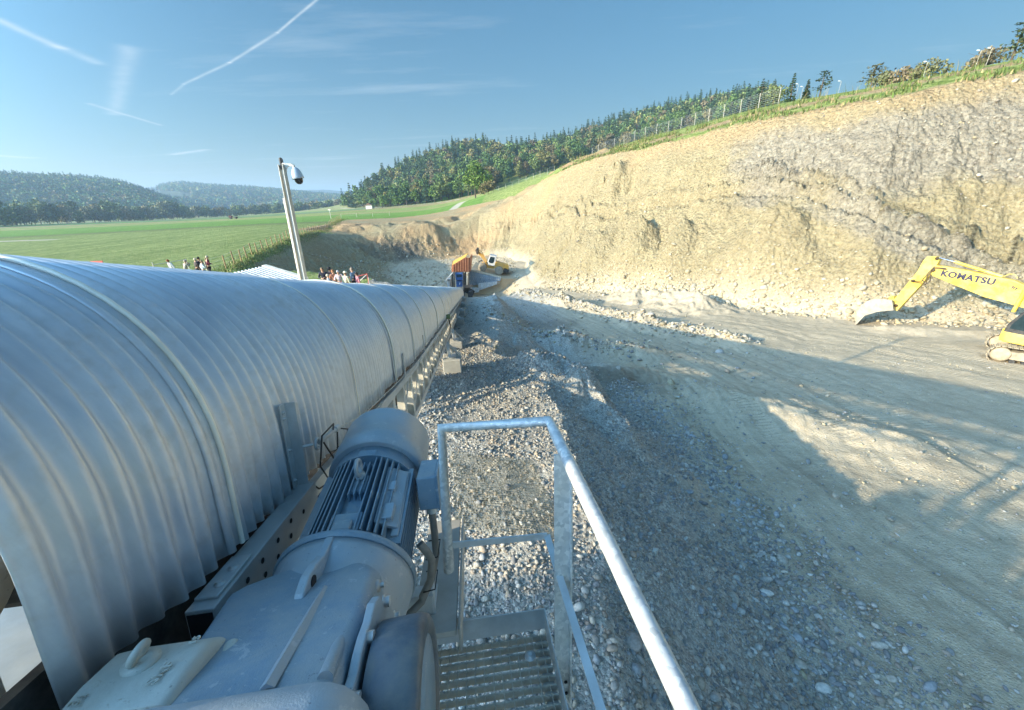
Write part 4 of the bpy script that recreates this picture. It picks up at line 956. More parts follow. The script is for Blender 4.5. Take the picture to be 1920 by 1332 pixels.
gp(loft([(1.24, -.72, -.38, -.875, -1.22, .15), (1.14, -.80, -.365, -.862, -1.27, .05), (1.10, -.80, -.36, -.850, -1.3, .032), (.90, -.755, -.345, -.812, -1.3, .035), (.74, -.70, -.34, -.780, -1.3, .04), (.62, -.67, -.335, -.765, -1.3, .04)], 'gearbox_housing', M_blue))
gp(loft([(.640, -.75, -.262, -.705, -1.3, .09), (.625, -.76, -.252, -.695, -1.3, .09), (.585, -.76, -.252, -.68, -1.3, .09), (.50, -.72, -.275, -.67, -1.3, .07)], 'gearbox_cover', M_blue2))
b = MB(); b.prism([(-.015, 0), (.0, .012), (.015, 0)], (-.50, 1.06, -.848), (1, 0, 0), (0, 0, 1), (.025, -.36, .080)); gp(b.build('casting_ridge', M_blue2, xf=XC))
b = MB(); b.lathe((-.385, .90, -.835), (.10, -1, .30), [(0, .004), (.02, .012), (.10, .018), (.2, .016)], 16); gp(b.build('casting_boss', M_blue, xf=XC, smooth_all=True))
b = MB(); b.lathe((-.372, 1.085, -.885), (1, 0, .1), [(0, .028), (.004, .028), (.004, .018), (.02, .018), (.02, .008), (.034, .008)], 12); gp(b.build('bolt', M_galv2, xf=XC))
# left shoulder going down to the hollow shaft
gp(loft([(1.10, -.83, -.70, -.94, -1.3, .05), (1.0, -.86, -.68, -.90, -1.3, .06), (.80, -.86, -.60, -.86, -1.3, .06), (.66, -.82, -.60, -.83, -1.3, .06)], 'shaft_shoulder', M_blue))
b = MB(); b.lathe((-.795, .87, -.868), (0, 0, 1), [(0, .020), (.001, .020)], 16); b.lathe((-.84, .72, -.86), (0, 0, 1), [(0, .012), (.012, .012)], 6); gp(b.build('bolt_hole', M_black, xf=XC))
# right side flange plate and rubber-rimmed disc
b = MB(); pts = []
for t in range(0, 360, 10):
    rr_ = .235 + (.02 if (t % 60) < 20 else 0); pts.append((.82 + rr_ * math.cos(R(t)) * 1.05, -1.03 + rr_ * math.sin(R(t))))
b.prism(pts, (-.335, 0, 0), (0, 1, 0), (0, 0, 1), (.022, 0, 0)); gp(b.build('side_flange', M_blue2, xf=XC, bevel=.004))
for (s_q, b_q) in ((.99, -.86), (.83, -.812), (.70, -.83), (1.06, -.98)):
    b = MB(); b.lathe((-.318, s_q, b_q), (1, 0, 0), [(0, .020), (.003, .020), (.003, .015), (.018, .015)], 6); gp(b.build('bolt', M_galv, xf=XC, smooth_all=False))
b = MB(); b.lathe((-.305, .80, -1.0), (1, 0, 0), [(0, .175), (.004, .19), (.10, .195), (.118, .19), (.124, .178), (.124, .155), (.112, .15), (.112, .03)], 64)
disc = b.build('brake_disc', simple('rubber_blackened_disc', (.075, .10, .125), .5, 0, .4, 7, (.24, .22, .18), .8, .25, 60), xf=XC); gp(disc)
b = MB(); b.lathe((-.192, .80, -1.0), (1, 0, 0), [(0, .148), (.004, .146), (.004, .02)], 48); gp(b.build('disc_face', M_blue, xf=XC))
# terminal box, gland and cable
b = MB(); b.box((-.268, 1.735, -.905), (.085, .19, .16)); tb = b.build('terminal_box', M_blue, xf=XC, bevel=.006); gp(tb)
b = MB(); b.box((-.2215, 1.735, -.905), (.010, .20, .17)); o = b.build('box_lid', M_blue, xf=XC, bevel=.003); gp(o)
b = MB(); b.tube([C(-.265, -.98, 1.70), C(-.265, -1.03, 1.69)], .022, 12); gp(b.build('cable_gland', M_galv))
b = MB(); b.tube([C(-.265, -1.02, 1.69), C(-.262, -1.12, 1.68), C(-.262, -1.22, 1.66), C(-.29, -1.32, 1.62), C(-.34, -1.40, 1.58), C(-.44, -1.45, 1.52)], .017, 12)
b.tube([C(-.30, -1.05, 1.50), C(-.275, -1.09, 1.50), C(-.262, -1.15, 1.52), C(-.285, -1.28, 1.56), C(-.33, -1.36, 1.56)], .017, 12); gp(b.build('cable', M_wire))
for p in (C(-.262, -1.16, 1.60), C(-.29, -1.32, 1.60)):
    b = MB(); b.tube([p - CA * .03 - CD * .06, p + CA * .022 - CD * .05, p + CA * .024 + CD * .07, p - CA * .03 + CD * .07], .003, 5); gp(b.build('cable_tie', M_black))
# base plate and brackets
b = MB(); b.box((-.29, 1.93, -1.52), (.20, .85, .03)); b.box((-.175, 1.93, -1.56), (.012, .85, .12)); gp(b.build('base_plate', simple('dusty_plate', (.50, .48, .44), .7, .1, .15, 8, (.38, .34, .28), .6, .2, 50), xf=XC, bevel=.003))
b = MB(); b.box((-.36, 1.62, -1.46), (.14, .012, .11)); b.box((-.36, 1.70, -1.49), (.14, .16, .012)); b.box((-.30, 1.66, -1.46), (.01, .10, .11)); b.lathe((-.33, 1.67, -1.49), (0, 0, 1), [(0, .018), (.015, .018)], 6)
gp(b.build('foot_bracket', M_galv, xf=XC, bevel=.002))

# ---------------------------------------------------------------- cream bearing housing beside the gearbox
be = empty('bearing_housing', C(-.84, -.95, .74)); tag(be, 'cream painted cast bearing housing with raised letters and a lifting ring, at the lower left', 'bearing housing')
def bp(o): return par(o, be)
gl = loft([(.90, -.87, -.67, -.89, -1.25, .02), (.885, -.875, -.665, -.80, -1.25, .02), (.84, -.88, -.66, -.765, -1.25, .022), (.76, -.88, -.66, -.757, -1.25, .022), (.70, -.88, -.66, -.765, -1.25, .022), (.695, -.88, -.66, -.80, -1.25, .022), (.66, -.90, -.64, -.815, -1.25, .03), (.56, -.90, -.64, -.83, -1.25, .03)], 'housing_cap', M_cream); bp(gl)
b = MB(); b.box((-.77, .91, -.95), (.26, .10, .10)); b.box((-.77, .53, -.95), (.26, .12, .10)); bp(b.build('housing_base', M_cream, xf=XC, bevel=.012))
b = MB(); b.box((-.645, .74, -.94), (.03, .28, .28)); bp(b.build('end_cap', M_cream, xf=XC, bevel=.012))
ring = [(-.785 + .010 * math.sin(t), .80 + .019 * math.cos(t), -.735 + .017 * math.sin(t)) for t in np.linspace(0, 2 * math.pi, 22)]
b = MB(); b.tube(ring, .0085, 10, caps=False); b.lathe((-.785, .80, -.763), (0, 0, 1), [(0, .034), (.008, .034), (.012, .02)], 20); bp(b.build('lifting_ring', M_cream, xf=XC))
b = MB(); b.lathe((-.77, .655, -.813), (0, -.1, 1), [(0, .022), (.008, .02), (.014, .01)], 10); bp(b.build('grease_plug', M_dark, xf=XC)); b = MB(); b.lathe((-.85, .62, -.82), (0, -.3, 1), [(0, .012), (.02, .012)], 6); bp(b.build('bolt', M_cream, xf=XC))
def text_mesh(txt, size, ext, mat, mw, name='lettering', bold=0.0):
    me = _TXT[txt]; me.transform(mw); me.materials.append(mat); o = bpy.data.objects.new(name, me); col.objects.link(o); return o
def axes_m(o, x, y, z): return Matrix(((x.x, y.x, z.x, o.x), (x.y, y.y, z.y, o.y), (x.z, y.z, z.z, o.z), (0, 0, 0, 1)))
bp(text_mesh('SKF', .040, .002, M_cream, axes_m(C(-.715, -.754, .76), (CD + CA * .15).normalized(), -CA, CB), bold=.0008))
bp(text_mesh('31', .026, .002, M_cream, axes_m(C(-.845, -.757, .73), (CD + CA * .15).normalized(), -CA, CB)))
bp(text_mesh('15', .022, .002, M_cream, axes_m(C(-.70, -.759, .84), (CD + CA * .15).normalized(), -CA, CB)))

# ---------------------------------------------------------------- guard rail and grating platform
rail = empty('guard_rail', C(.3, -1.7, 1.5)); tag(rail, 'galvanised tube guard rail with a long sunlit handrail right of the grating platform', 'railing')
def rp_(o): return par(o, rail)
def hr(s, a=.301, b=-.603): t = (1.6 - s) / 1.02; return C(a + .053 * t, b - .237 * t, s)
b = MB(); b.tube([C(-.204, -1.275, 1.6), C(-.170, -.585, 1.6), hr(1.6), hr(1.5), hr(.9), hr(.3), hr(-.9), hr(-1.6)], .0242, 28); M_tube = spangle('spangled_zinc_tube')
# tighten the two bends
rp_(b.build('handrail_tube', M_tube))
b = MB(); b.bar(C(-.178, -1.147, 1.6), C(.262, -1.164, 1.6), .030, .010, CD); b.bar(C(.262, -1.164, 1.605), C(.262 + .033, -1.164 - .151, .95), .030, .008, CB); b.bar(C(.295, -1.315, .95), C(.36, -1.61, -.3), .030, .008, CB)
rp_(b.build('knee_rail', M_galv, bevel=.001))
for s_q in (1.40, -.2):
    t = (1.6 - s_q) / 1.02; p = hr(s_q) - CB * .02; q = C(.258, -1.86, 1.40) if s_q > 1 else C(.30, -2.1, -.2)
    b = MB(); b.bar(p, q, .072, .010, CD); b.bar(p + CA * .03, q + CA * .03, .008, .05, CD); rp_(b.build('rail_post', M_tube, bevel=.001))
b = MB(); 
for z in (-1.80, -1.74): b.lathe(C(.275, z, 1.393), -CD, [(0, .008), (.0025, .008)], 10)
rp_(b.build('bolt_hole', M_black))
pl = empty('grating_platform', C(-.05, -1.72, 1.1)); tag(pl, 'small serrated steel grating platform with kick plates, at the bottom centre', 'platform')
def pp_(o): return par(o, pl)
b = MB(); s_q = -.6
while s_q < 1.63:
    b.box((-.07, s_q, -1.715), (.60, .0065, .028)); s_q += .040
x = -.36
while x < .225:
    b.box((x, .5, -1.703), (.0035, 2.24, .004)); x += .040
# serration teeth
s_q = -.6 + .04 * 39
while s_q < 1.63:
    xx = -.30
    while xx < .22: b.box((xx, s_q, -1.700), (.009, .007, .005)); xx += .018
    s_q += .040
pp_(b.build('grating', simple('dusty_grating_steel', (.46, .43, .36), .75, .1, .25, 12, (.56, .52, .42), .6), xf=XC))
b = MB(); b.box((-.065, 1.648, -1.655), (.60, .006, .115)); pp_(b.build('kick_plate', M_galv, xf=XC, bevel=.001))
b = MB(); b.box((.236, .52, -1.665), (.006, 2.26, .13)); pp_(b.build('kick_plate', M_galv, xf=XC, bevel=.001))
b = MB(); b.box((-.20, 1.675, -1.64), (.34, .05, .006)); b.box((-.2, 1.70, -1.68), (.34, .006, .08)); pp_(b.build('support_angle', M_galv2, xf=XC, bevel=.001))
b = MB(); b.lathe((.135, 1.50, -1.699), (0, 0, 1), [(0, .026), (.004, .026), (.005, .012), (.014, .011)], 24); pp_(b.build('clamp_washer', M_galv, xf=XC))
b = MB(); 
for a_ in (-.36, .2): b.bar(C(a_, -1.78, -.6), C(a_, -1.78, 1.62), .05, .10, CB)
pb = C(.2, -1.8, 1.5); b.bar(C(-.36, -1.8, 1.55), C(-.85, -1.5, 1.5), .06, .06); b.bar(C(-.36, -1.8, .2), C(-.85, -1.5, .2), .06, .06); pp_(b.build('support_frame', M_galv2))
# ---------------------------------------------------------------- further things in and around the pit
def PY(x, y, Y):
    v = pray(x, y); return v * (Y / v.y)
def on_ground(x, y, h=0.0, y0=1.2, y1=220):
    """the point of the ground plus h under a pixel ray"""
    v = pray(x, y); Ys = np.linspace(y0, y1, 2600); X = v.x / v.y * Ys; Z = v.z / v.y * Ys; g = ground_z(X, Ys) + h
    k = np.where(Z <= g)[0]
    i = k[0] if len(k) else len(Ys) - 1
    return Vector((X[i], Ys[i], g[i] - h))
def polyobj(name, pts, mat, parent, thick, bevel=0):
    """planar outline (world points) given thickness along its normal, centred"""
    n = (Vector(pts[1]) - Vector(pts[0])).cross(Vector(pts[2]) - Vector(pts[1])).normalized(); m_ = len(pts); b = MB()
    a = [Vector(p) - n * thick / 2 for p in pts]; c = [Vector(p) + n * thick / 2 for p in pts]
    b.add(a + c, [tuple(range(m_))[::-1], tuple(range(m_, 2 * m_))] + [(i, (i + 1) % m_, (i + 1) % m_ + m_, i + m_) for i in range(m_)])
    o = b.build(name, mat, bevel=bevel)
    return par(o, parent) if parent else o

# -- camera pole, its camera and the small roof beside it
M_pole = simple('pale_pole_steel', (.50, .47, .40), .5, .3, .12, 3)
pt = PY(528, 310, 10.1); pb_ = PY(569, 520, 9.2)
base = Vector((pb_.x, pb_.y, -5.5)); axis = (pt - pb_).normalized()
pole_foot = pb_ - axis * ((pb_.z + 5.45) / axis.z)
pole = empty('camera_pole', pole_foot); tag(pole, 'tall slim pale steel pole beside the zinc cover, carrying the dome camera', 'pole')
sx_ = Vector((1, 0, 0)); b = MB()
side = axis.cross(Vector((0, 1, 0))).normalized()

o1 = MB(); fw = side.cross(axis).normalized()
o1.bar(pole_foot - side * .05, pt - side * .05, .13, .012, side); o1.bar(pole_foot + side * .05, pt + side * .05, .13, .012, side); o1.bar(pole_foot, pt, .012, .10, side)
par(o1.build('shaft', M_pole), pole)
b = MB(); b.tube([pole_foot + side * .105 + fw * .05, pt + side * .105 - axis * .75], .018, 8); par(b.build('conduit', simple('conduit_light', (.6, .58, .52), .5, .2), ), pole)
b = MB(); b.tube([pt - axis * .1, pt + axis * .16], .035, 8); b.tube([pt + axis * .02 - side * .04, pt + axis * .14 - side * .03], .02, 8); par(b.build('bracket_stub', M_dark), pole)
dome = empty('dome_camera', pt); tag(dome, 'grey bell shaped surveillance camera hanging from a curved bracket at the top of the pole', 'camera')
vert = Vector((.12, .0, -1)).normalized(); hs = Vector((1, 0, .0))
hang = PY(545, 316, 10.1)
b = MB(); b.prism([(0, .03), (.20, .01), (.26, -.03), (.26, -.12), (.22, -.12), (.21, -.06), (.12, -.05), (.06, -.10), (.03, -.20), (0, -.22)], pt + axis * .02 + Vector((.03, -.02, 0)), (1, 0, 0), (0, 0, 1), (0, .05, 0)); 
par(b.build('bracket', M_galv2, bevel=.006), dome)
dc = pt + Vector((.285, 0, -.06))
b = MB(); b.lathe(dc, vert, [(0, .03), (.03, .07), (.10, .105), (.18, .125), (.235, .132), (.245, .128), (.245, .09)], 28); par(b.build('camera_shell', simple('camera_shell_grey', (.42, .50, .58), .35, .1, .1, 6)), dome)
b = MB(); b.lathe(dc + vert * .245, vert, [(0, .092), (.05, .09), (.09, .07), (.115, .04), (.12, .005)], 24); par(b.build('lens_dome', simple('dark_lens', (.02, .02, .022), .15)), dome)
shed = empty('machine_shed', (-5.2, 9.6, -5.5)); tag(shed, 'small shed with a pale profiled sheet roof beside the camera pole', 'shed')
ra, rb_, rc, rd = PY(426, 511, 8.6), PY(497, 497, 9.4), PY(574, 521, 9.1), PY(552, 526, 8.3)
M_roof = simple('pale_roof_sheet', (.30, .34, .38), .45, .35, .12, 5)
ra = PY(395, 522, 9.3); rb_ = PY(496, 500, 10.4); rc = PY(574, 524, 9.3); rd = PY(470, 540, 8.0)
eu = (rc - rb_); ev = (ra - rb_); b = MB(); n_r = eu.cross(ev).normalized(); n_r = n_r if n_r.z > 0 else -n_r
NR = 60
vs = []
for i in range(NR + 1):
    w_ = .03 * (1 if (i // 2) % 2 else -1)
    for t in (0, 1): vs.append(rb_ + ev * (i / NR) + eu * t * .98 + n_r * w_)
b.add(vs, [(2 * i, 2 * i + 1, 2 * i + 3, 2 * i + 2) for i in range(NR)]); par(b.build('roof', M_roof), shed)
b = MB(); b.bar(rb_ + n_r * .02, rc + n_r * .02, .12, .05, n_r); par(b.build('verge_trim', simple('cream_trim', (.66, .62, .52), .6), bevel=.004), shed)
b = MB()
for p in (ra, rb_, rc, ra + eu): b.bar((p.x, p.y, -5.9), (p.x, p.y, p.z - .05), .1, .1)
par(b.build('post', M_galv2), shed)
b = MB(); b.prism([(0, 0), (1, 0), (1, 1), (0, 1)], (ra.x, ra.y, -5.5), (ra + eu * .9 - ra) * Vector((1, 1, 0)).length / 1.4142, Vector((0, 0, 2.6)), (rb_ - ra) * .5); par(b.build('wall', M_galv2), shed)

# -- feed hopper, its retaining wall and ramp, wheel loader
M_or = simple('rusty_orange_paint', (.36, .13, .06), .6, 0, .3, 3, (.32, .12, .06), .6)
M_bluep = simple('blue_hopper_paint', (.035, .13, .38), .5, 0, .2, 2, (.2, .2, .2), .4)
HY = 66.0
hop = empty('feed_hopper', PY(862, 548, HY)); tag(hop, 'orange feed hopper with steel fins on a blue frame, at the far conveyor end', 'hopper')
def hp(o): return par(o, hop)
def hbox(name, px0, py0, px1, py1, Y0, dep, mat, bevel=0.02):
    a = PY(px0, py0, Y0); c = PY(px1, py1, Y0); b = MB(); b.box(((a.x + c.x) / 2, Y0 + dep / 2, (a.z + c.z) / 2), (abs(a.x - c.x), dep, abs(a.z - c.z))); return b.build(name, mat, bevel=bevel)
q0, q1, q2, q3, q4 = PY(848, 510, HY), PY(848, 498, HY), PY(872, 483, HY), PY(880, 484, HY), PY(880, 510, HY)
hp(polyobj('hopper_wall', [q0, q1, q2, q3, q4], M_or, None, .12))
b = MB(); 
for p_, q_ in ((q1, q2),): b.add([p_, q_, q_ + Vector((.2, 3.2, .25)), p_ + Vector((-.2, 3.2, .25))], [(0, 1, 2, 3)])
o = b.build('hopper_lip', simple('worn_yellow_paint', (.62, .36, .06), .5, 0, .25, 2)); md = o.modifiers.new('t', 'SOLIDIFY'); md.thickness = .08; hp(o)
b = MB(); b.add([q0, q1, q1 + Vector((-.2, 3.2, .25)), q0 + Vector((0, 3.2, 0))], [(0, 1, 2, 3)]); o = b.build('hopper_wall', M_or); md = o.modifiers.new('t', 'SOLIDIFY'); md.thickness = .1; hp(o); b = MB(); b.add([q4, q3, q3 + Vector((.2, 3.2, .25)), q4 + Vector((0, 3.2, 0))], [(0, 1, 2, 3)]); o = b.build('hopper_wall', M_or); md = o.modifiers.new('t', 'SOLIDIFY'); md.thickness = .1; hp(o)
for i in range(7):
    x = 850 + i * 4.6; top = np.interp(x, [848, 872, 880], [498, 484, 485]); b = MB(); b.bar(PY(x, 509, HY - .12), PY(x, top - 1, HY - .12), .10, .28, (0, -1, 0)); hp(b.build('stiffener', simple('orange_rib', (.48, .22, .11), .5, 0, .2, 3) if i == 0 else bpy.data.materials['orange_rib']))
hp(hbox('blue_frame', 853, 512, 868, 525, HY - .1, 2.6, M_bluep)); hp(hbox('blue_frame', 855, 527, 867, 538, HY + .1, 2.2, M_bluep))
hp(hbox('window_pane', 856, 515, 866, 520, HY - .16, .08, simple('dark_glass', (.03, .05, .07), .1)))
b = MB(); p_ = PY(862, 532, HY - .02); b.box(p_, (.12, .04, .4), Matrix.Rotation(.3, 3, 'Y')); hp(b.build('warning_mark', simple('white_mark', (.8, .8, .8), .5)))
b = MB(); 
for px_ in (848, 870, 879): b.bar(PY(px_, 512, HY), PY(px_, 556, HY), .22, .22); b.bar(PY(px_, 512, HY) + Vector((0, 2.6, 0)), PY(px_, 556, HY) + Vector((0, 2.6, 0)), .22, .22)
b.bar(PY(870, 530, HY - .1), PY(880, 548, HY - .1), .14, .14); hp(b.build('leg', M_dark))
b = MB(); b.bar(PY(850, 510, HY - .1), PY(836, 526, HY - .1), .12, 2.2, (0, -1, 0)); hp(b.build('lean_to_roof', M_galv2)); hp(hbox('lean_to_wall', 838, 526, 845, 545, HY, 2.2, M_galv))
b = MB(); b.bar(PY(870, 541, 63), PY(888, 551, 64), .10, 1.0, (0, 0, 1)); b.bar(PY(882, 545, 63), PY(882, 562, 63), .9, .7); b.bar(PY(873, 538, 63), PY(886, 536, 63), .5, .4); hp(b.build('feeder', M_dark))
# wall of interlocking blocks: two pieces, sheet panels above, concrete blocks below
WY = 68.5
wall = empty('retaining_wall', PY(905, 545, WY)); tag(wall, 'grey retaining wall of sheet panels over stepped concrete blocks, holding up the loader ramp', 'retaining wall')
M_sheet = simple('grey_sheet_pile', (.30, .36, .42), .6, .2, .2, 2)
def pr_sheet(pxs, tops, bots, mat, nm, Y, rib=.35, amp=.06):
    a = PY(pxs[0], 530, Y).x; c = PY(pxs[1], 530, Y).x; n = max(4, int((c - a) / rib) * 4); b = MB(); vs = []
    for i in range(n + 1):
        t = i / n; px_ = pxs[0] + (pxs[1] - pxs[0]) * t; d = amp * (1 if (i // 2) % 2 else -1); vs += [PY(px_, tops[0] + (tops[1] - tops[0]) * t, Y + d), PY(px_, bots[0] + (bots[1] - bots[0]) * t, Y + d)]
    b.add(vs, [(2 * i, 2 * i + 1, 2 * i + 3, 2 * i + 2) for i in range(n)]); o = b.build(nm, mat); md = o.modifiers.new('t', 'SOLIDIFY'); md.thickness = .12; return par(o, wall)
pr_sheet((880, 939), (508, 522), (536, 527), M_sheet, 'sheet_panel', WY)
for y0_, y1_ in ((516, 524), (524, 530)):
    b = MB(); b.bar(PY(880, y0_ + 2, WY - .12), PY(937, y1_ + 1, WY - .12), .06, .10); par(b.build('wale', M_galv2), wall)
pr_sheet((897, 932), (531, 528), (545, 533), simple('pale_block', (.46, .48, .48), .8), 'block_course', WY - .5, .7, .03)
pr_sheet((881, 898), (538, 540), (550, 548), bpy.data.materials['pale_block'], 'block_course', WY - .8, .7, .03)
for i in range(20):
    t = i / 19; p_ = PY(881 + 56 * t, 508 + 14 * t, WY + .2); bb = MB(); bb.box(p_ + Vector((0, .1, .12)), (.46, .5, .24)); par(bb.build('coping_block', simple('tan_coping', (.60, .54, .42), .85) if i == 0 else bpy.data.materials['tan_coping'], bevel=.03), wall)  # coping blocks in one warm tan colour
# earth ramp behind the wall
b = MB(); t0, t1 = PY(880, 509, WY + .3), PY(940, 523, WY + .3); t2 = Vector((t1.x + 3.4, t1.y + 1.0, gz(t1.x + 3.4, t1.y + 1.0) - .15)); 
prof_ = [t0, t1, t2]; vs = []
for p_ in prof_: vs += [p_, Vector((p_.x + .6, 78, p_.z + (.1))), ]
bots = [Vector((v.x, v.y, -18)) for v in vs]
b.add(vs + bots, [(0, 2, 3, 1), (2, 4, 5, 3), (0, 6, 8, 2), (2, 8, 10, 4), (0, 1, 7, 6), (4, 10, 11, 5), (1, 3, 9, 7), (3, 5, 11, 9)]); rm = b.build('earth_ramp', simple('ramp_earth', (.46, .37, .24), .95, 0, .2, .6, (.36, .30, .21), .6, .5, 4)); tag(rm, kind='structure')
ramp_z = lambda x: float(np.interp(x, [t0.x, t1.x, t2.x], [t0.z, t1.z, t2.z]))
# loader
M_yel = simple('loader_yellow', (.62, .33, .045), .45, 0, .15, 2, (.45, .38, .26), .5); M_wht = simple('loader_white', (.62, .62, .60), .4, 0, .08, 2)
M_glass = simple('dark_cab_glass', (.02, .035, .04), .08); M_tyre = simple('dusty_tyre', (.34, .30, .23), .9, 0, .25, 3, (.08, .08, .08), .5); M_rim = simple('rim_paint', (.40, .36, .28), .6)
LY = 72.5; fw_ = PY(904, 511, LY); rw_ = PY(934.6, 517, LY); ldir = (rw_ - fw_); L0 = (fw_ + rw_) * .5; ux = -ldir.normalized(); uz = Vector((0, 0, 1)); uz = (uz - ux * uz.dot(ux)).normalized(); uy = uz.cross(ux); sc_l = ldir.length / 3.3
L0 = Vector((L0.x, L0.y, ramp_z(L0.x)))
ld = empty('wheel_loader', L0); tag(ld, 'yellow and white wheel loader on the ramp with its arms raised over the feed hopper', 'wheel loader')
ML = Matrix.Translation(L0) @ Matrix((( ux.x, uy.x, uz.x, 0), (ux.y, uy.y, uz.y, 0), (ux.z, uy.z, uz.z, 0), (0, 0, 0, 1))) @ Matrix.Scale(sc_l, 4)
XL = lambda v: ML @ v
def lp_(o): return par(o, ld)
for sx2, sy2 in ((1.65, 1.1), (1.65, -1.1), (-1.65, 1.1), (-1.65, -1.1)):
    b = MB(); b.lathe((sx2, sy2 - .32, .82), (0, 1, 0), [(0, .5), (0, .76), (.06, .82), (.58, .82), (.64, .76), (.64, .5)], 28)
    for k_ in range(18): a_ = k_ * math.pi / 9; b.box((sx2 + .82 * math.cos(a_), sy2, .82 + .82 * math.sin(a_)), (.09, .6, .06), Matrix.Rotation(-a_ + math.pi / 2, 3, 'Y'))
    w_ = b.build('tyre', M_tyre, xf=XL); lp_(w_)
    b = MB(); b.lathe((sx2, sy2 - .30, .82), (0, 1, 0), [(0, .08), (.03, .30), (0, .50), (.60, .50), (.57, .30), (.6, .08)], 20); lp_(b.build('rim', M_rim, xf=XL))
b = MB(); b.prism([(-3.4, 1.0), (-3.45, 1.75), (-3.2, 2.15), (-.65, 2.35), (-.6, 1.15), (-2.4, .95)], (0, -.95, 0), (1, 0, 0), (0, 0, 1), (0, 1.9, 0)); lp_(b.build('engine_hood', M_yel, xf=XL, bevel=.05))
b = MB(); b.prism([(-3.55, .75), (-3.55, 1.35), (-2.6, 1.5), (-2.5, 1.0), (-.9, .85), (-.9, .6), (-2.6, .6)], (0, -1.15, 0), (1, 0, 0), (0, 0, 1), (0, 2.3, 0)); lp_(b.build('counterweight', M_dark, xf=XL, bevel=.04))
b = MB(); b.box((.35, 0, 1.15), (1.9, .9, .7)); b.prism([(.7, 1.0), (1.5, .75), (1.95, 1.3), (1.7, 2.1), (1.3, 2.15)], (0, -.45, 0), (1, 0, 0), (0, 0, 1), (0, .9, 0)); lp_(b.build('front_frame', M_yel, xf=XL, bevel=.03))
b = MB(); b.prism([(-.7, 1.45), (-.75, 2.2), (-.6, 3.3), (.55, 3.3), (.85, 2.1), (.6, 1.4)], (0, -.8, 0), (1, 0, 0), (0, 0, 1), (0, 1.6, 0)); cab_ = b.build('cab', M_wht, xf=XL, bevel=.06); lp_(cab_)
b = MB(); b.prism([(-.35, 2.15), (-.4, 3.12), (.45, 3.12), (.68, 2.15), (.4, 1.9), (-.1, 1.9)], (0, -.83, 0), (1, 0, 0), (0, 0, 1), (0, 1.66, 0)); g_ = b.build('cab_window', M_glass, xf=XL); lp_(g_)
b = MB(); b.box((.03, -.85, 2.5), (.07, .04, 1.2)); b.box((0, 0, 3.36), (1.4, 1.7, .08)); lp_(b.build('cab_roof', M_wht, xf=XL))
for sx2 in (1.65, -1.65):
    b = MB(); b.prism([(-.95, .75), (-1.0, 1.3), (-.6, 1.78), (.6, 1.78), (1.0, 1.3), (.92, 1.22), (.5, 1.66), (-.5, 1.66), (-.9, 1.2)], (sx2, -1.45, 0), (1, 0, 0), (0, 0, 1), (0, .55, 0)); lp_(b.build('mudguard', M_wht if sx2 < 0 else M_dark, xf=XL))
b = MB()
for k_ in range(4): b.box((-.15, -1.15, .55 + .32 * k_), (.5, .25, .04))
b.bar((-.4, -1.25, .4), (-.35, -1.05, 2.0), .04, .04); b.bar((.1, -1.25, .4), (.05, -1.05, 2.0), .04, .04); lp_(b.build('ladder', M_wht, xf=XL))
XA = lambda v: ML @ Vector((v.x if v.x < 1.2 else 1.2 + (v.x - 1.2) * .62, v.y, v.z if v.z < 2.2 else 2.2 + (v.z - 2.2) * .88))
for sy2 in (-.62, .62):
    b = MB(); b.prism([(.95, 2.0), (1.2, 2.3), (2.6, 3.1), (4.0, 3.7), (4.15, 3.5), (3.9, 3.25), (2.7, 2.6), (1.4, 1.75)], (0, sy2 - .08, 0), (1, 0, 0), (0, 0, 1), (0, .16, 0)); lp_(b.build('lift_arm', M_yel, xf=XA, bevel=.02))
    b = MB(); b.tube([(1.2, sy2 * .8, 1.3), (2.4, sy2 * .8, 2.3)], .09, 8); b.tube([(2.4, sy2 * .8, 2.3), (2.9, sy2 * .8, 2.75)], .05, 8); lp_(b.build('lift_cylinder', M_galv2, xf=XA))
b = MB(); b.bar((1.3, 0, 2.2), (2.6, 0, 3.45), .16, .2); b.bar((2.6, 0, 3.7), (2.75, 0, 2.9), .14, .2); b.bar((2.7, 0, 3.65), (4.0, 0, 4.0), .1, .14); lp_(b.build('tilt_linkage', M_yel, xf=XA))
b = MB(); bw = 3.1; op = [(3.9, 3.3), (4.05, 4.15), (4.6, 4.35), (4.9, 4.0)]; ip_ = [(4.75, 3.95), (4.55, 4.2), (4.2, 4.05), (4.05, 3.35)]
b.prism(op + ip_, (0, -bw / 2, 0), (1, 0, 0), (0, 0, 1), (0, bw, 0)); b.prism([(3.9, 3.3), (4.05, 4.15), (4.6, 4.35), (4.9, 4.0), (4.3, 3.2)], (0, -bw / 2, 0), (1, 0, 0), (0, 0, 1), (0, .05, 0)); b.prism([(3.9, 3.3), (4.05, 4.15), (4.6, 4.35), (4.9, 4.0), (4.3, 3.2)], (0, bw / 2 - .05, 0), (1, 0, 0), (0, 0, 1), (0, .05, 0))
lp_(b.build('bucket', simple('worn_bucket_steel', (.14, .11, .085), .6, .3, .3, 3), xf=XA))

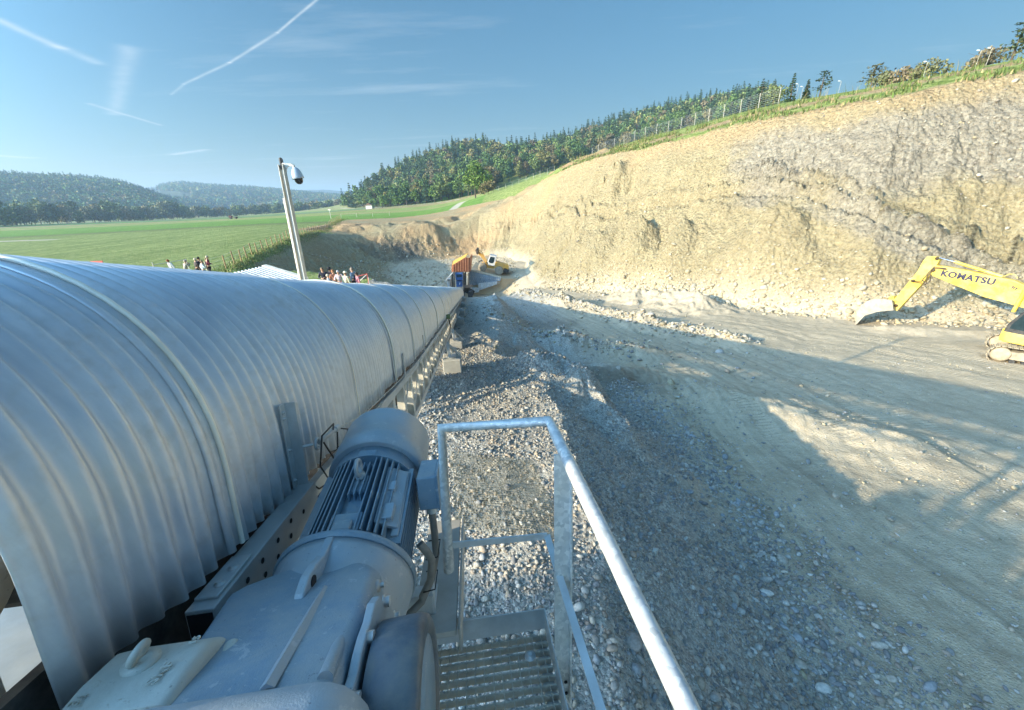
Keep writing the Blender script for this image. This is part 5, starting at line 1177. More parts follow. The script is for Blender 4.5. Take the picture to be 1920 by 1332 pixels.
# -- crawler excavator on the right
M_ey = simple('excavator_yellow', (.70, .49, .06), .4, 0, .12, 2, (.55, .47, .30), .6, .1, 20)
M_trk = simple('dusty_track_steel', (.46, .38, .26), .85, .1, .2, 4, (.10, .09, .08), .6, .3, 20)
EP0 = Vector((30.6, 19.0, 0)); EP1 = Vector((27.2, 27.6, 0)); en = (EP1 - EP0).cross(Vector((0, 0, 1))).normalized()
def EX(x, y, off=0.0):
    v = pray(x, y); t = (EP0 + en * off).dot(en) / v.dot(en); return v * t
tdir = Vector((.66, -.75, 0)).normalized(); tn = Vector((.75, .66, 0)).normalized()
_q = on_ground(1853, 674); T0 = Vector((_q.x, _q.y, 0)); TC = T0 + tdir * 1.95 + tn * 1.2; zg = min(gz(T0.x, T0.y), gz(TC.x, TC.y)) - .05
exc = empty('crawler_excavator', (TC.x, TC.y, zg)); tag(exc, 'yellow crawler excavator with lettered boom reaching left, bucket at the foot of the cliff', 'excavator')
def ep(o): return par(o, exc)
def capsule(L_, r_, n=14):
    P = []
    for i in range(n + 1): a = -math.pi / 2 + math.pi * i / n; P.append((L_ / 2 + r_ * math.cos(a), r_ + r_ * math.sin(a)))
    for i in range(n + 1): a = math.pi / 2 + math.pi * i / n; P.append((-L_ / 2 + r_ * math.cos(a), r_ + r_ * math.sin(a)))
    return P
for sd in (0, 1):
    o0 = T0 + tdir * 1.95 + tn * (2.4 * sd); o0.z = zg + .0
    P = capsule(3.3, .46); tot = []; 
    for i in range(len(P)):
        a_, c_ = P[i], P[(i + 1) % len(P)]; d_ = math.hypot(c_[0] - a_[0], c_[1] - a_[1]); n_ = max(1, round(d_ / .19))
        for k_ in range(n_): tot.append((a_[0] + (c_[0] - a_[0]) * k_ / n_, a_[1] + (c_[1] - a_[1]) * k_ / n_, math.atan2(c_[1] - a_[1], c_[0] - a_[0])))
    b = MB()
    last = None
    for (x, z, ang_) in tot:
        if last and math.hypot(x - last[0], z - last[1]) < .15: continue
        last = (x, z); c_ = o0 + tdir * x + Vector((0, 0, z)); ax_ = tdir * math.cos(ang_) + Vector((0, 0, math.sin(ang_))); nx = ax_.cross(tn)
        b.bar(c_ - ax_ * .085, c_ + ax_ * .085, .60, .035, nx); b.bar(c_ - tn * .30 + nx * -.035, c_ + tn * .30 + nx * -.035, .02, .05, nx)
    ep(b.build('track', M_trk))
    b = MB(); b.prism([(-1.6, .28), (1.6, .28), (1.6, .62), (.9, .72), (-.9, .72), (-1.6, .62)], o0 - tn * .2, tdir, (0, 0, 1), tn * .4); fr = b.build('track_frame', M_trk); ep(fr)
    for x in (-1.65, 1.65): b = MB(); b.lathe(o0 + tdir * x + Vector((0, 0, .46)) - tn * .27, tn, [(0, .05), (.0, .26), (.05, .36), (.49, .36), (.54, .26), (.54, .05)], 24); ep(b.build('idler_wheel', M_trk))
    b = MB(); 
    for k_ in range(7): b.lathe(o0 + tdir * (-1.2 + .4 * k_) + Vector((0, 0, .17)) - tn * .2, tn, [(0, .11), (.4, .11)], 12)
    ep(b.build('track_rollers', M_dark))
b = MB(); b.bar(T0 + tdir * 1.2 + Vector((0, 0, zg + .55)), T0 + tdir * 1.2 + tn * 2.4 + Vector((0, 0, zg + .55)), .5, .3); b.bar(T0 + tdir * 2.7 + Vector((0, 0, zg + .55)), T0 + tdir * 2.7 + tn * 2.4 + Vector((0, 0, zg + .55)), .5, .3); b.lathe(Vector((TC.x, TC.y, zg + .6)), (0, 0, 1), [(0, .75), (.4, .7)], 24)
ep(b.build('undercarriage', M_dark))
ef = (EP1 - EP0).normalized(); el = Vector((0, 0, 1)).cross(ef); HC = Vector((TC.x, TC.y, zg + 1.0))
MH = Matrix(((ef.x, el.x, 0, HC.x), (ef.y, el.y, 0, HC.y), (0, 0, 1, HC.z), (0, 0, 0, 1))); XH = lambda v: MH @ v
b = MB(); b.prism([(-2.7, 0.1), (-2.75, 1.2), (-2.4, 1.35), (-.6, 1.35), (-.5, .9), (1.4, .35), (1.4, .0), (-1.8, 0)], (0, -1.35, 0), (1, 0, 0), (0, 0, 1), (0, 2.7, 0)); ep(b.build('house', M_ey, xf=XH, bevel=.04))
b = MB(); b.prism([(-.35, .2), (-.35, 1.95), (1.05, 1.95), (1.45, .95), (1.5, .2)], (0, .42, 0), (1, 0, 0), (0, 0, 1), (0, .95, 0)); cb_ = b.build('cab', M_dark, xf=XH, bevel=.05); ep(cb_)
b = MB(); b.prism([(-.2, .75), (-.2, 1.8), (.98, 1.8), (1.3, .98), (1.33, .75)], (0, .405, 0), (1, 0, 0), (0, 0, 1), (0, .98, 0)); ep(b.build('cab_window', M_glass, xf=XH))
b = MB(); b.box((1.5, .9, .42), (.06, .96, .55)); b.box((.55, 1.39, .3), (1.9, .04, .5)); ep(b.build('cab_skirt', M_ey, xf=XH, bevel=.01))
# boom, stick and bucket lie in one upright plane with real thickness
bt = [(1752, 497), (1776, 500), (1815, 507), (1860, 517), (1905, 526), (1945, 545), (1985, 590), (2010, 640)]; bb_ = [(1985, 655), (1960, 610), (1925, 578), (1895, 569), (1850, 557), (1790, 533), (1750, 516)]
ep(polyobj('boom', [EX(*p) for p in bt + bb_], M_ey, None, .42, .02))
st = [(1741, 481), (1758, 481), (1764, 488), (1757, 500), (1752, 512), (1738, 525), (1700, 565), (1684, 583), (1676, 581), (1680, 560), (1711, 523), (1722, 510), (1733, 490)]
ep(polyobj('stick', [EX(*p) for p in st], M_ey, None, .34, .015))
b = MB(); b.tube([EX(1762, 484), EX(1792, 492)], .045, 10); cy_ = b.build('stick_rod', simple('chrome_rod', (.5, .5, .52), .15, 1.0)); ep(cy_)
b = MB(); b.tube([EX(1790, 491), EX(1880, 519)], .085, 12); b.tube([EX(1882, 519), EX(1893, 514), EX(1903, 515), EX(1908, 522)], .025, 8); ep(b.build('stick_cylinder', M_ey))
b = MB(); b.tube([EX(1712, 528, .12), EX(1690, 556, .12)], .06, 10); b.tube([EX(1690, 556, .12), EX(1675, 563, .12)], .035, 8); ep(b.build('bucket_cylinder', M_ey))
b = MB()
for k_, (o_a, o_b) in enumerate(((0, 0), (5, 3), (9, 6))):
    b.tube([EX(1775, 504 + k_, -.25), EX(1752, 500 + o_a * .4, -.25), EX(1740, 512 + o_b, -.3), EX(1727 + o_a, 528 + o_b, -.25), EX(1708, 526 + k_, -.2)], .02, 6)
b.tube([EX(1745, 515, -.25), EX(1744, 528, -.25), EX(1735, 533, -.25), EX(1730, 526, -.25)], .025, 6)
ep(b.build('hydraulic_hose', simple('brown_hose', (.05, .035, .03), .5)))
b = MB()
for dx_ in (0, 5, 9): b.tube([EX(1780, 503 + dx_ * .15, -.1 + dx_ * .02), EX(1860, 521 + dx_ * .15, -.1 + dx_ * .02), EX(1915, 533 + dx_ * .2, -.1 + dx_ * .02)], .018, 6)
ep(b.build('hydraulic_pipe', simple('orange_brown_pipe', (.35, .17, .04), .5)))
b = MB(); b.tube([EX(1900, 585, -.32), EX(1922, 545, -.32)], .09, 10); b.tube([EX(1900, 585, .32), EX(1922, 545, .32)], .09, 10); ep(b.build('boom_cylinder', M_ey))
for q_ in ((1750, 507), (1680, 573), (1757, 485), (1712, 527)):
    b = MB(); b.lathe(EX(*q_, -.27), -en, [(0, .10), (.03, .10), (.03, .05), (.05, .04)], 16); ep(b.build('pin', simple('greasy_pin', (.10, .07, .04), .4, .5) if 'greasy_pin' not in bpy.data.materials else bpy.data.materials['greasy_pin']))
b = MB(); b.prism([(-.30, -.30), (-.02, -.36), (.04, -.02), (-.22, .04)], EX(1655, 572, -.63), Vector((ef.x, ef.y, 0)), (0, 0, 1), en * -.02); ep(b.build('wear_plate', M_dark))
ep(polyobj('link_plate', [EX(1670, 556), EX(1678, 555), EX(1682, 566), EX(1675, 578), (EX(1668, 572))], M_ey, None, .42, .01))
M_bk = simple('pale_bucket_steel', (.40, .36, .29), .6, .2, .25, 3, (.24, .2, .14), .7)
bo = [(1673, 563), (1650, 560), (1632, 562), (1615, 572), (1608, 585), (1604, 609)]; bi = [(1607, 608), (1622, 592), (1645, 585), (1662, 583), (1676, 582)]
b = MB(); W2 = .62; n_ = len(bo)
pa = [EX(*p, -W2) for p in bo]; pc_ = [EX(*p, W2) for p in bo]; b.add(pa + pc_, [(i, i + 1, i + 1 + n_, i + n_) for i in range(n_ - 1)])
b.add([EX(*p, -W2) for p in bo + bi], [tuple(range(len(bo + bi)))]); b.add([EX(*p, W2) for p in bo + bi], [tuple(range(len(bo + bi)))])
bk = b.build('bucket', M_bk); md = bk.modifiers.new('t', 'SOLIDIFY'); md.thickness = .05; ep(bk)
for k_ in range(5):
    o_ = -W2 + .08 + k_ * (2 * W2 - .16) / 4; b = MB(); b.bar(EX(1607, 603, o_), EX(1603, 613, o_), .10, .06, en); ep(b.build('bucket_tooth', M_bk))
ep(polyobj('bucket_lug', [EX(1655, 562), EX(1678, 562), EX(1680, 582), EX(1662, 582)], M_bk, None, .5, .01))
# lettering on the near side of the boom
lx = (EX(1848, 526, -.225) - EX(1778, 514, -.225)); lc = EX(1813, 521, -.225); lz = -en; lx_n = lx.normalized(); ly_n = lz.cross(lx_n).normalized()
if ly_n.z < 0: ly_n = -ly_n
ep(text_mesh('KOMATSU', .50, .004, simple('dark_blue_lettering', (.015, .02, .06), .5), axes_m(lc, lx_n, ly_n, lx_n.cross(ly_n)), bold=.012))
ep(text_mesh('hy', .26, .004, bpy.data.materials['dark_blue_lettering'], axes_m(EX(1903, 540, -.225), lx_n, ly_n, lx_n.cross(ly_n)), bold=.01))

# -- people
def skin_obj(name, joints, edges_, radii, mat, parent, sub=2):
    me = bpy.data.meshes.new(name); me.from_pydata(joints, edges_, []); me.update(); me.materials.append(mat)
    o = bpy.data.objects.new(name, me); col.objects.link(o); o.parent = parent
    md = o.modifiers.new('skin', 'SKIN'); sv = me.skin_vertices[0].data if me.skin_vertices else None
    if sv is None:
        bm = bmesh.new(); bm.from_mesh(me); bm.verts.layers.skin.verify(); bm.to_mesh(me); bm.free(); sv = me.skin_vertices[0].data
    for i, r_ in enumerate(radii): sv[i].radius = (r_, r_) if not isinstance(r_, tuple) else r_
    sv[0].use_root = True; md.use_smooth_shade = True; s2 = o.modifiers.new('sub', 'SUBSURF'); s2.levels = sub; s2.render_levels = sub
    return o
_cm = {}
def cm(c, rough=.85):
    k = (tuple(round(x, 3) for x in c), rough)
    if k not in _cm: _cm[k] = simple('cloth_%d' % len(_cm), c, rough, 0, .12, 12)
    return _cm[k]
SKIN = simple('skin', (.52, .31, .21), .6, 0, .06, 10)
def person(loc, face, top, legs, hair, label, h=1.72, arms='down', lean=0.0, hat=None, long=False, vest=None):
    e = empty('person', loc, (0, 0, face)); e.scale = (h / 1.72,) * 3; tag(e, label, 'person', None)
    # faces +x; y is to its left
    sh = 1.42; hd = 1.60; lx_ = lean
    def up(z, x=0, y=0): return (x + lx_ * max(0, z - .95), y, z)
    hands = {'down': ((.06, .26, .86), (.06, -.26, .86)), 'crossed': ((.27, .02, 1.14), (.27, -.03, 1.10)), 'hip': ((.05, .30, 1.0), (.22, -.2, 1.18)), 'camera': ((.30, .08, 1.45), (.30, -.08, 1.45))}[arms]
    elb = {'down': ((.0, .27, 1.12), (.0, -.27, 1.12)), 'crossed': ((.05, .28, 1.15), (.05, -.28, 1.15)), 'hip': ((-.05, .38, 1.18), (.05, -.30, 1.15)), 'camera': ((.12, .27, 1.25), (.12, -.27, 1.25))}[arms]
    J = [up(.95), up(1.15), up(1.36), up(1.47), up(1.53, .01), up(1.63, .02), up(1.70, .01),
         up(sh, 0, .17), up(elb[0][2], elb[0][0], elb[0][1]), up(hands[0][2], hands[0][0], hands[0][1]), up(hands[0][2] - .09, hands[0][0] + .03, hands[0][1]),
         up(sh, 0, -.17), up(elb[1][2], elb[1][0], elb[1][1]), up(hands[1][2], hands[1][0], hands[1][1]), up(hands[1][2] - .09, hands[1][0] + .03, hands[1][1]),
         (0, .09, .88), (.02, .10, .48), (0, .11, .08), (.14, .12, .04), (0, -.09, .88), (.02, -.10, .48), (0, -.11, .08), (.14, -.12, .04)]
    E_ = [(0, 1), (1, 2), (2, 3), (3, 4), (4, 5), (5, 6), (2, 7), (7, 8), (8, 9), (9, 10), (2, 11), (11, 12), (12, 13), (13, 14), (0, 15), (15, 16), (16, 17), (17, 18), (0, 19), (19, 20), (20, 21), (21, 22)]
    r_ = [(.13, .11), (.12, .10), (.13, .10), .055, .06, .095, .07, .06, .043, .033, .03, .06, .043, .033, .03, .085, .06, .042, .035, .085, .06, .042, .035]
    bd = skin_obj('body', J, E_, r_, SKIN, e)
    TJ = [J[0], J[1], J[2], up(1.46), J[7], J[8], tuple(np.array(J[8]) * .3 + np.array(J[9]) * .7), J[11], J[12], tuple(np.array(J[12]) * .3 + np.array(J[13]) * .7)]
    skin_obj('top', TJ, [(0, 1), (1, 2), (2, 3), (2, 4), (4, 5), (5, 6), (2, 7), (7, 8), (8, 9)], [(.155, .13), (.145, .12), (.155, .12), .075, .078, .06, .05, .078, .06, .05], cm(top), e)
    skin_obj('trousers', [J[0], J[15], J[16], (0, .11, .12), J[19], J[20], (0, -.11, .12)], [(0, 1), (1, 2), (2, 3), (0, 4), (4, 5), (5, 6)], [(.15, .125), .10, .075, .06, .10, .075, .06], cm(legs), e)
    if vest: skin_obj('vest', [J[0], J[1], J[2]], [(0, 1), (1, 2)], [(.165, .14), (.16, .13), (.165, .125)], cm(vest), e)
    hx, hy, hz = J[5]; b = MB(); 
    vs = []; n_, m_ = 14, 7
    for i in range(m_ + 1):
        ph = (.62 if not long else .78) * math.pi * i / m_
        for j in range(n_):
            a = 2 * math.pi * j / n_; front = max(0, math.cos(a)); p2 = ph * (1 - .38 * front); vs.append((hx - .015 + .112 * math.sin(p2) * math.cos(a), hy + .10 * math.sin(p2) * math.sin(a), hz + .015 + .118 * math.cos(p2)))
    b.add(vs, [(i * n_ + j, i * n_ + (j + 1) % n_, (i + 1) * n_ + (j + 1) % n_, (i + 1) * n_ + j) for i in range(m_) for j in range(n_)], True); o = b.build('hair', cm(hair, .8)); o.parent = e
    b = MB(); b.box((hx + .098, hy, hz - .01), (.03, .022, .035)); b.box((hx + .088, hy + .033, hz + .022), (.012, .02, .010)); b.box((hx + .088, hy - .033, hz + .022), (.012, .02, .010)); b.box((hx + .086, hy, hz - .05), (.012, .04, .008)); o = b.build('face', SKIN); o.parent = e
    if hat:
        b = MB(); b.lathe((hx, hy, hz + .05), (.05, 0, 1), [(0, .125), (.05, .12), (.10, .08), (.12, .01)], 18); b.lathe((hx + .03, hy, hz + .05), (.1, 0, 1), [(0, .17), (.01, .165)], 18); o = b.build('hat', cm(hat)); o.parent = e
    if arms == 'camera': b = MB(); b.box((.34, 0, 1.48), (.03, .15, .08)); o = b.build('phone', M_dark); o.parent = e; o.name = 'phone'
    return e
def stand(px, py, h=1.72):
    """ground point where a figure of height h shows its head at the pixel"""
    return on_ground(px, py, h, 14, 70)
PPL = [(603, 503, 1.80, -1.35, (.02, .022, .04), (.10, .12, .17), (.25, .17, .10), 'person in a navy t-shirt, leftmost of the group in front of the dark quarry bank', 'crossed', 0, None, False, None),
       (616, 503, 1.78, 1.5, (.05, .03, .035), (.06, .06, .07), (.01, .01, .01), 'person in a black cap at the back of the group before the dark quarry bank', 'down', 0, (.015, .015, .017), False, None),
       (613.5, 515, 1.55, .4, (.62, .66, .70), (.25, .28, .33), (.55, .48, .35), 'short person in a pale blue white top beside the navy t-shirt', 'down', 0, None, False, None),
       (623, 507, 1.70, -1.0, (.40, .17, .10), (.12, .12, .15), (.35, .15, .06), 'person with red brown hair and a rust coloured top in the middle of the group', 'down', 0, None, True, None),
       (633, 508, 1.68, -1.5, (.62, .52, .55), (.35, .2, .26), (.42, .40, .40), 'grey haired person in a pale pink top in front of the dark quarry bank', 'hip', 0, None, True, None),
       (645, 511, 1.66, 1.2, (.48, .47, .34), (.12, .15, .10), (.2, .15, .1), 'person in a cream sun hat and light khaki top', 'down', .1, (.68, .62, .44), False, None),
       (659, 503, 1.86, 3.0, (.22, .32, .42), (.03, .035, .05), (.22, .18, .14), 'tall person in a grey blue shirt under a dark waistcoat, standing apart at the right', 'down', 0, None, False, (.02, .025, .045)),
       (668, 512, 1.60, -2.4, (.55, .22, .25), (.08, .08, .1), (.04, .025, .02), 'dark haired person in a coral pink top beside the tall one in the waistcoat', 'down', 0, None, True, None),
       (318, 487, 1.68, -1.9, (.58, .62, .68), (.2, .22, .27), (.28, .08, .03), 'person with red hair and a white and grey striped top alone at the field rail', 'down', .25, None, True, None),
       (341, 489, 1.70, 1.2, (.30, .29, .24), (.25, .24, .2), (.38, .32, .24), 'person in a mottled grey khaki jacket leaning at the field rail', 'camera', .3, None, False, None),
       (363, 485, 1.72, 1.0, (.07, .055, .05), (.05, .05, .06), (.6, .5, .38), 'fair haired person in dark clothes left of the person with a maroon jacket', 'down', .1, None, True, None),
       (371, 483, 1.76, 1.5, (.03, .03, .04), (.04, .04, .05), (.015, .012, .01), 'dark haired person in black at the back of the group by the field', 'down', 0, None, False, None),
       (375, 489, 1.66, .9, (.60, .68, .72), (.12, .22, .32), (.32, .22, .12), 'person in a white shirt and blue jeans by the field', 'hip', .1, None, False, None),
       (384, 481, 1.84, .8, (.12, .012, .025), (.04, .035, .05), (.52, .42, .30), 'tall fair haired person in a maroon jacket, rightmost of the group by the field', 'hip', .15, None, False, None)]
for (px_, py_, h_, fc, tp_, lg_, hr_, lab, arm, ln, ht, lgh, vst) in PPL:
    pos_ = stand(px_, py_, h_); person(pos_, fc, tp_, lg_, hr_, lab, h_, arm, ln, ht, lgh, vst)
print('PEOPLE', [tuple(round(c, 1) for c in stand(p[0], p[1], p[2])) for p in PPL[:3] + PPL[-2:]])
# red and white barrier to the right of them
pr1 = stand(688, 513, 1.15)
rb0 = empty('red_barrier', pr1); tag(rb0, 'red and white pipe barrier with a sloping brace, right of the people at the bank', 'barrier')
M_red = simple('faded_red_paint', (.55, .10, .07), .5, 0, .2, 6); M_rw = simple('barrier_white', (.65, .6, .55), .6)
p0 = Vector((pr1.x, pr1.y, pr1.z)); b = MB(); b.tube([p0, p0 + Vector((0, 0, 1.15))], .03, 8); b.tube([p0 + Vector((0, 0, 1.1)), p0 + Vector((-.9, -.1, .95)), p0 + Vector((-1.6, -.2, .95))], .03, 8); par(b.build('frame', M_red), rb0)
b = MB(); b.tube([p0 + Vector((-.02, 0, 1.08)), p0 + Vector((-1.1, -.1, .25))], .028, 8); b.tube([p0 + Vector((.05, 0, .9)), p0 + Vector((.05, 0, 0))], .03, 8); par(b.build('brace', M_rw), rb0)
# rail by the field with light posts
ra0 = stand(287, 497, 1.1); ra1 = stand(348, 486, 1.3); ra2 = stand(385, 497, 1.0)
fr0 = empty('pipe_rail', ra0); tag(fr0, 'grey pipe rail on pale posts at the field edge where people lean', 'railing')
b = MB(); b.tube([ra0 + Vector((0, 0, 1.1)), ra1 + Vector((0, 0, 1.25))], .025, 8); par(b.build('top_rail', M_galv2), fr0)
for p_ in (ra0, ra1, ra2): b = MB(); b.tube([p_ - Vector((0, 0, .2)), p_ + Vector((0, 0, 1.3))], .035, 8); par(b.build('post', M_rw), fr0)
# red board lying at the edge of the near field
rd_ = stand(181, 490, .45); bd_ = MB(); bd_.box((0, 0, .3), (1.3, .08, .35)); bd_.box((-.5, 0, .1), (.06, .06, .5)); bd_.box((.5, 0, .1), (.06, .06, .5)); bo_ = bd_.build('red_board', M_red); bo_.location = rd_; tag(bo_, 'low red board standing at the field edge just above the zinc cover', 'board')
# rubble block heap by the track behind the cover
for (px_, py_, w_) in ((746, 528, 1.5), (757, 530, 1.3)):
    p_ = PY(px_, py_, 52); 

# -- fences
def polyline_pts(P, sp):
    out = []; acc = 0
    for a_, c_ in zip(P[:-1], P[1:]):
        a_ = Vector(a_); c_ = Vector(c_); L_ = (c_ - a_).length; t = acc
        while t < L_: out.append(a_ + (c_ - a_) * (t / L_)); t += sp
        acc = t - L_
    return out
def onz(x, y, z):
    v = pray(x, y); k_ = z / v.z; return Vector((v.x * k_, v.y * k_))
M_wood = simple('weathered_post_wood', (.36, .24, .12), .85, 0, .3, 6); M_post = simple('grey_fence_post', (.44, .42, .37), .7)
def fence(label, P, sp, hgt, mat, w, wires, nm='fence', mesh_mat=None):
    pts_ = polyline_pts(P, sp); pts_ = [Vector((p.x, p.y, gz(p.x, p.y))) for p in pts_]; e = empty('fence', pts_[0]); tag(e, label, 'fence')
    for i, p in enumerate(pts_):
        r1, r2_ = rng.uniform(-.05, .05, 2); b = MB(); b.tube([p - Vector((0, 0, .3)), p + Vector((r1, r2_, hgt * rng.uniform(.93, 1.05)))], w, 6); par(b.build('post', mat), e)
    b = MB()
    for k_ in wires:
        for a_, c_ in zip(pts_[:-1], pts_[1:]): b.bar(a_ + Vector((0, 0, hgt * k_)), c_ + Vector((0, 0, hgt * k_)), .012, .012)
    par(b.build('wire', M_galv2), e)
    if mesh_mat:
        b = MB()
        for a_, c_ in zip(pts_[:-1], pts_[1:]): b.add([a_, c_, c_ + Vector((0, 0, hgt * .92)), a_ + Vector((0, 0, hgt * .92))], [(0, 1, 2, 3)])
        par(b.build('netting', mesh_mat), e)
    return e
def net_mat(name, c, scale, thr):
    m, nt, b = new_mat(name); b.inputs['Base Color'].default_value = (*c, 1); b.inputs['Roughness'].default_value = .6; co = nt.nodes.new('ShaderNodeNewGeometry').outputs['Position']
    sp_ = nt.nodes.new('ShaderNodeSeparateXYZ'); nt.links.new(co, sp_.inputs[0]); tot = None
    for i in range(3):
        f_ = mth(nt, 'FRACT', mth(nt, 'MULTIPLY', sp_.outputs[i], scale)); k_ = mth(nt, 'LESS_THAN', f_, thr); tot = k_ if tot is None else mth(nt, 'MAXIMUM', tot, k_)
    nt.links.new(tot, b.inputs['Alpha']); return m
FP = [onz(395, 514, -5.5), onz(430, 503, -5.5), onz(480, 476, -5.5), onz(520, 459, -5.5), onz(560, 441, -5.5), onz(600, 425, -5.5), onz(640, 411.5, -5.5)]
fence('weathered wooden post fence along the edge of the green field beside the dark quarry bank', FP, 2.6, 1.35, M_wood, .06, (.35, .65, .92))
CF = [W(px_, py_, d_)[:2] for px_, py_, d_ in ((1110, 296, 118), (1134, 288, 112), (1200, 268, 103), (1300, 243, 92), (1380, 222, 85), (1460, 198, 80))]
fence('tall wire fence on grey posts along the grassy top of the high gravel cliff', CF, 3.4, 2.1, M_post, .045, (.12, .25, .38, .5, .62, .75, .85, .95))
CF2 = [W(px_, py_, d_)[:2] for px_, py_, d_ in ((1040, 319, 150), (1000, 331, 160), (950, 342, 172), (900, 352, 185))]
fence('distant wire fence across the green slope below the wooded hill', CF2, 4.2, 2.0, M_post, .05, (.5, .95))
FF = [onz(640, 409, -5.5), onz(700, 406.5, -5.5), onz(760, 403, -5.5)]
fence('low far fence across the field end behind the pit', FF, 6, 1.4, M_post, .06, (.5, .92))
# marker poles with small white vanes above the cliff
for i, (px_, py_, ph_) in enumerate([(1493, 158, 20), (1502, 163, 18), (1571, 153, 24), (1728, 126, 26), (1829, 100, 24), (1846, 103, 26)]):
    d_ = 84 if px_ < 1600 else 72; q_ = W(px_, py_ + ph_, d_); g_ = gz(q_[0], q_[1]); t_ = W(px_, py_, d_)
    e = empty('marker_pole', (q_[0], q_[1], g_)); tag(e, 'thin pole with a small white vane on the skyline above the cliff', 'pole', 'thin vane poles along the skyline above the cliff')
    b = MB(); b.tube([(0, 0, -.2), (.06, 0, max(1.6, t_[2] - g_))], .02, 6); o = b.build('pole', M_post); o.parent = e
    zt = max(1.6, t_[2] - g_); b = MB(); b.prism([(-.5, .0), (-.35, .08), (-.1, .05), (-.1, -.05), (-.35, -.05)], (0, 0, zt), (1, 0, 0), (0, 0, 1), (0, .03, 0)); o = b.build('vane', simple('vane_white', (.8, .8, .8), .5) if i == 0 else bpy.data.materials['vane_white']); o.parent = e

# -- trees and bushes on the skyline above the cliff
SKY = [('conifer', 4.2, 1.5, (.03, .055, .02), 1482, 176, 84, 'slim dark young conifer on the skyline, just right of where the wood ends'), ('conifer', 3.0, 1.2, (.04, .06, .025), 1510, 178, 84, 'small dark conifer on the skyline between the slim conifer and the flat topped pine'),
       ('thin', 4.0, 3.2, (.04, .06, .03), 1537, 175, 86, 'open flat topped pine standing alone on the skyline'), ('broad', 1.9, 3.4, (.11, .12, .06), 1650, 160, 80, 'loose grey green bush on the skyline, left of the brown one'),
       ('thin', 3.2, 4.0, (.09, .09, .05), 1632, 158, 80, 'thin leaning pine sapling among the skyline bushes'), ('broad', 1.7, 4.2, (.16, .13, .08), 1690, 152, 78, 'brown dried bush on the skyline'), ('broad', 1.8, 4, (.12, .12, .06), 1740, 145, 76, 'low olive bush on the skyline right of the brown one'),
       ('broad', 1.7, 4, (.13, .11, .07), 1842, 122, 74, 'low reddish bush on the skyline before the tall trees at the right'), ('thin', 4.2, 3.6, (.05, .07, .03), 1895, 112, 78, 'dark wind blown pine near the right end of the skyline'), ('broad', 2.4, 6, (.12, .12, .05), 1925, 104, 80, 'large loose bush at the right end of the skyline'),
       ('conifer', 5, 1.9, (.03, .05, .025), 1424, 190, 92, 'ragged conifer at the right end of the wood'), ('broad', 3.0, 5, (.09, .11, .04), 1450, 186, 92, 'green bush at the right end of the wood by the cliff fence')]
for i, (kd, h_, w_, ti, px_, py_, d_, lab) in enumerate(SKY):
    q_ = W(px_, py_ + 6, d_); g_ = gz(q_[0], q_[1]); pr_ = make_proto(kd, h_, w_, 700 if kd == 'broad' else 420, 900 + i, ti, .16 if kd != 'conifer' else .2)
    place_tree({'conifer': 'conifer_tree', 'thin': 'pine_tree', 'broad': 'shrub'}[kd], pr_, (q_[0], q_[1], g_ - .2), 1.0, i, lab, 'bush' if kd == 'broad' else 'tree')
# trees to the left of the camera that shade the gravel bank
for i, (x, y, h_, w_) in enumerate([(-17, -5.6, 7.4, 6.0), (-16, -10.5, 7.8, 6.4), (-18, -15.5, 8.0, 6.5), (-21, -8, 8.0, 6), (-15, -20.5, 7, 6)]):
    pr_ = make_proto('broad', h_, w_, 3400, 950 + i, GREENS[i % 3], .26); place_tree('broadleaf_tree', pr_, (x, y, -5.6), 1.0, i, 'leafy tree behind the camera whose shade dapples the gravel track', 'tree', 'trees beside the plant shading the track')
# bright bushes at the foot of the wood
for i, (px_, py_, d_, h_) in enumerate([(720, 372, 330, 9), (745, 370, 320, 8), (780, 372, 300, 10), (815, 372, 290, 10), (700, 376, 360, 8)]):
    pr_ = make_proto('broad', h_, h_ * .95, 700, 980 + i, [(.09, .15, .03), (.10, .16, .035), (.075, .13, .03)][i % 3], .5); q_ = W(px_, py_, d_)
    place_tree('broadleaf_tree', pr_, (q_[0], q_[1], gz(q_[0], q_[1]) - .3), 1.0, i, 'bright green low tree at the bottom left edge of the wooded hill', 'tree', 'bright green low trees along the foot of the wood')
# barn and walls far off
q_ = W(692, 381, 310); bn = empty('small_barn', (q_[0], q_[1], gz(q_[0], q_[1]))); tag(bn, 'tiny whitewashed hut with a brown roof at the foot of the wood', 'hut')
b = MB(); b.box((0, 0, 1.2), (4.5, 4, 2.6)); o = b.build('wall', simple('whitewash', (.68, .66, .62), .8)); o.parent = bn
b = MB(); b.prism([(-2.6, 2.4), (0, 4.0), (2.6, 2.4)], (0, -2.3, 0), (1, 0, 0), (0, 0, 1), (0, 4.6, 0)); o = b.build('roof', simple('brown_tile', (.2, .12, .08), .9)); o.parent = bn
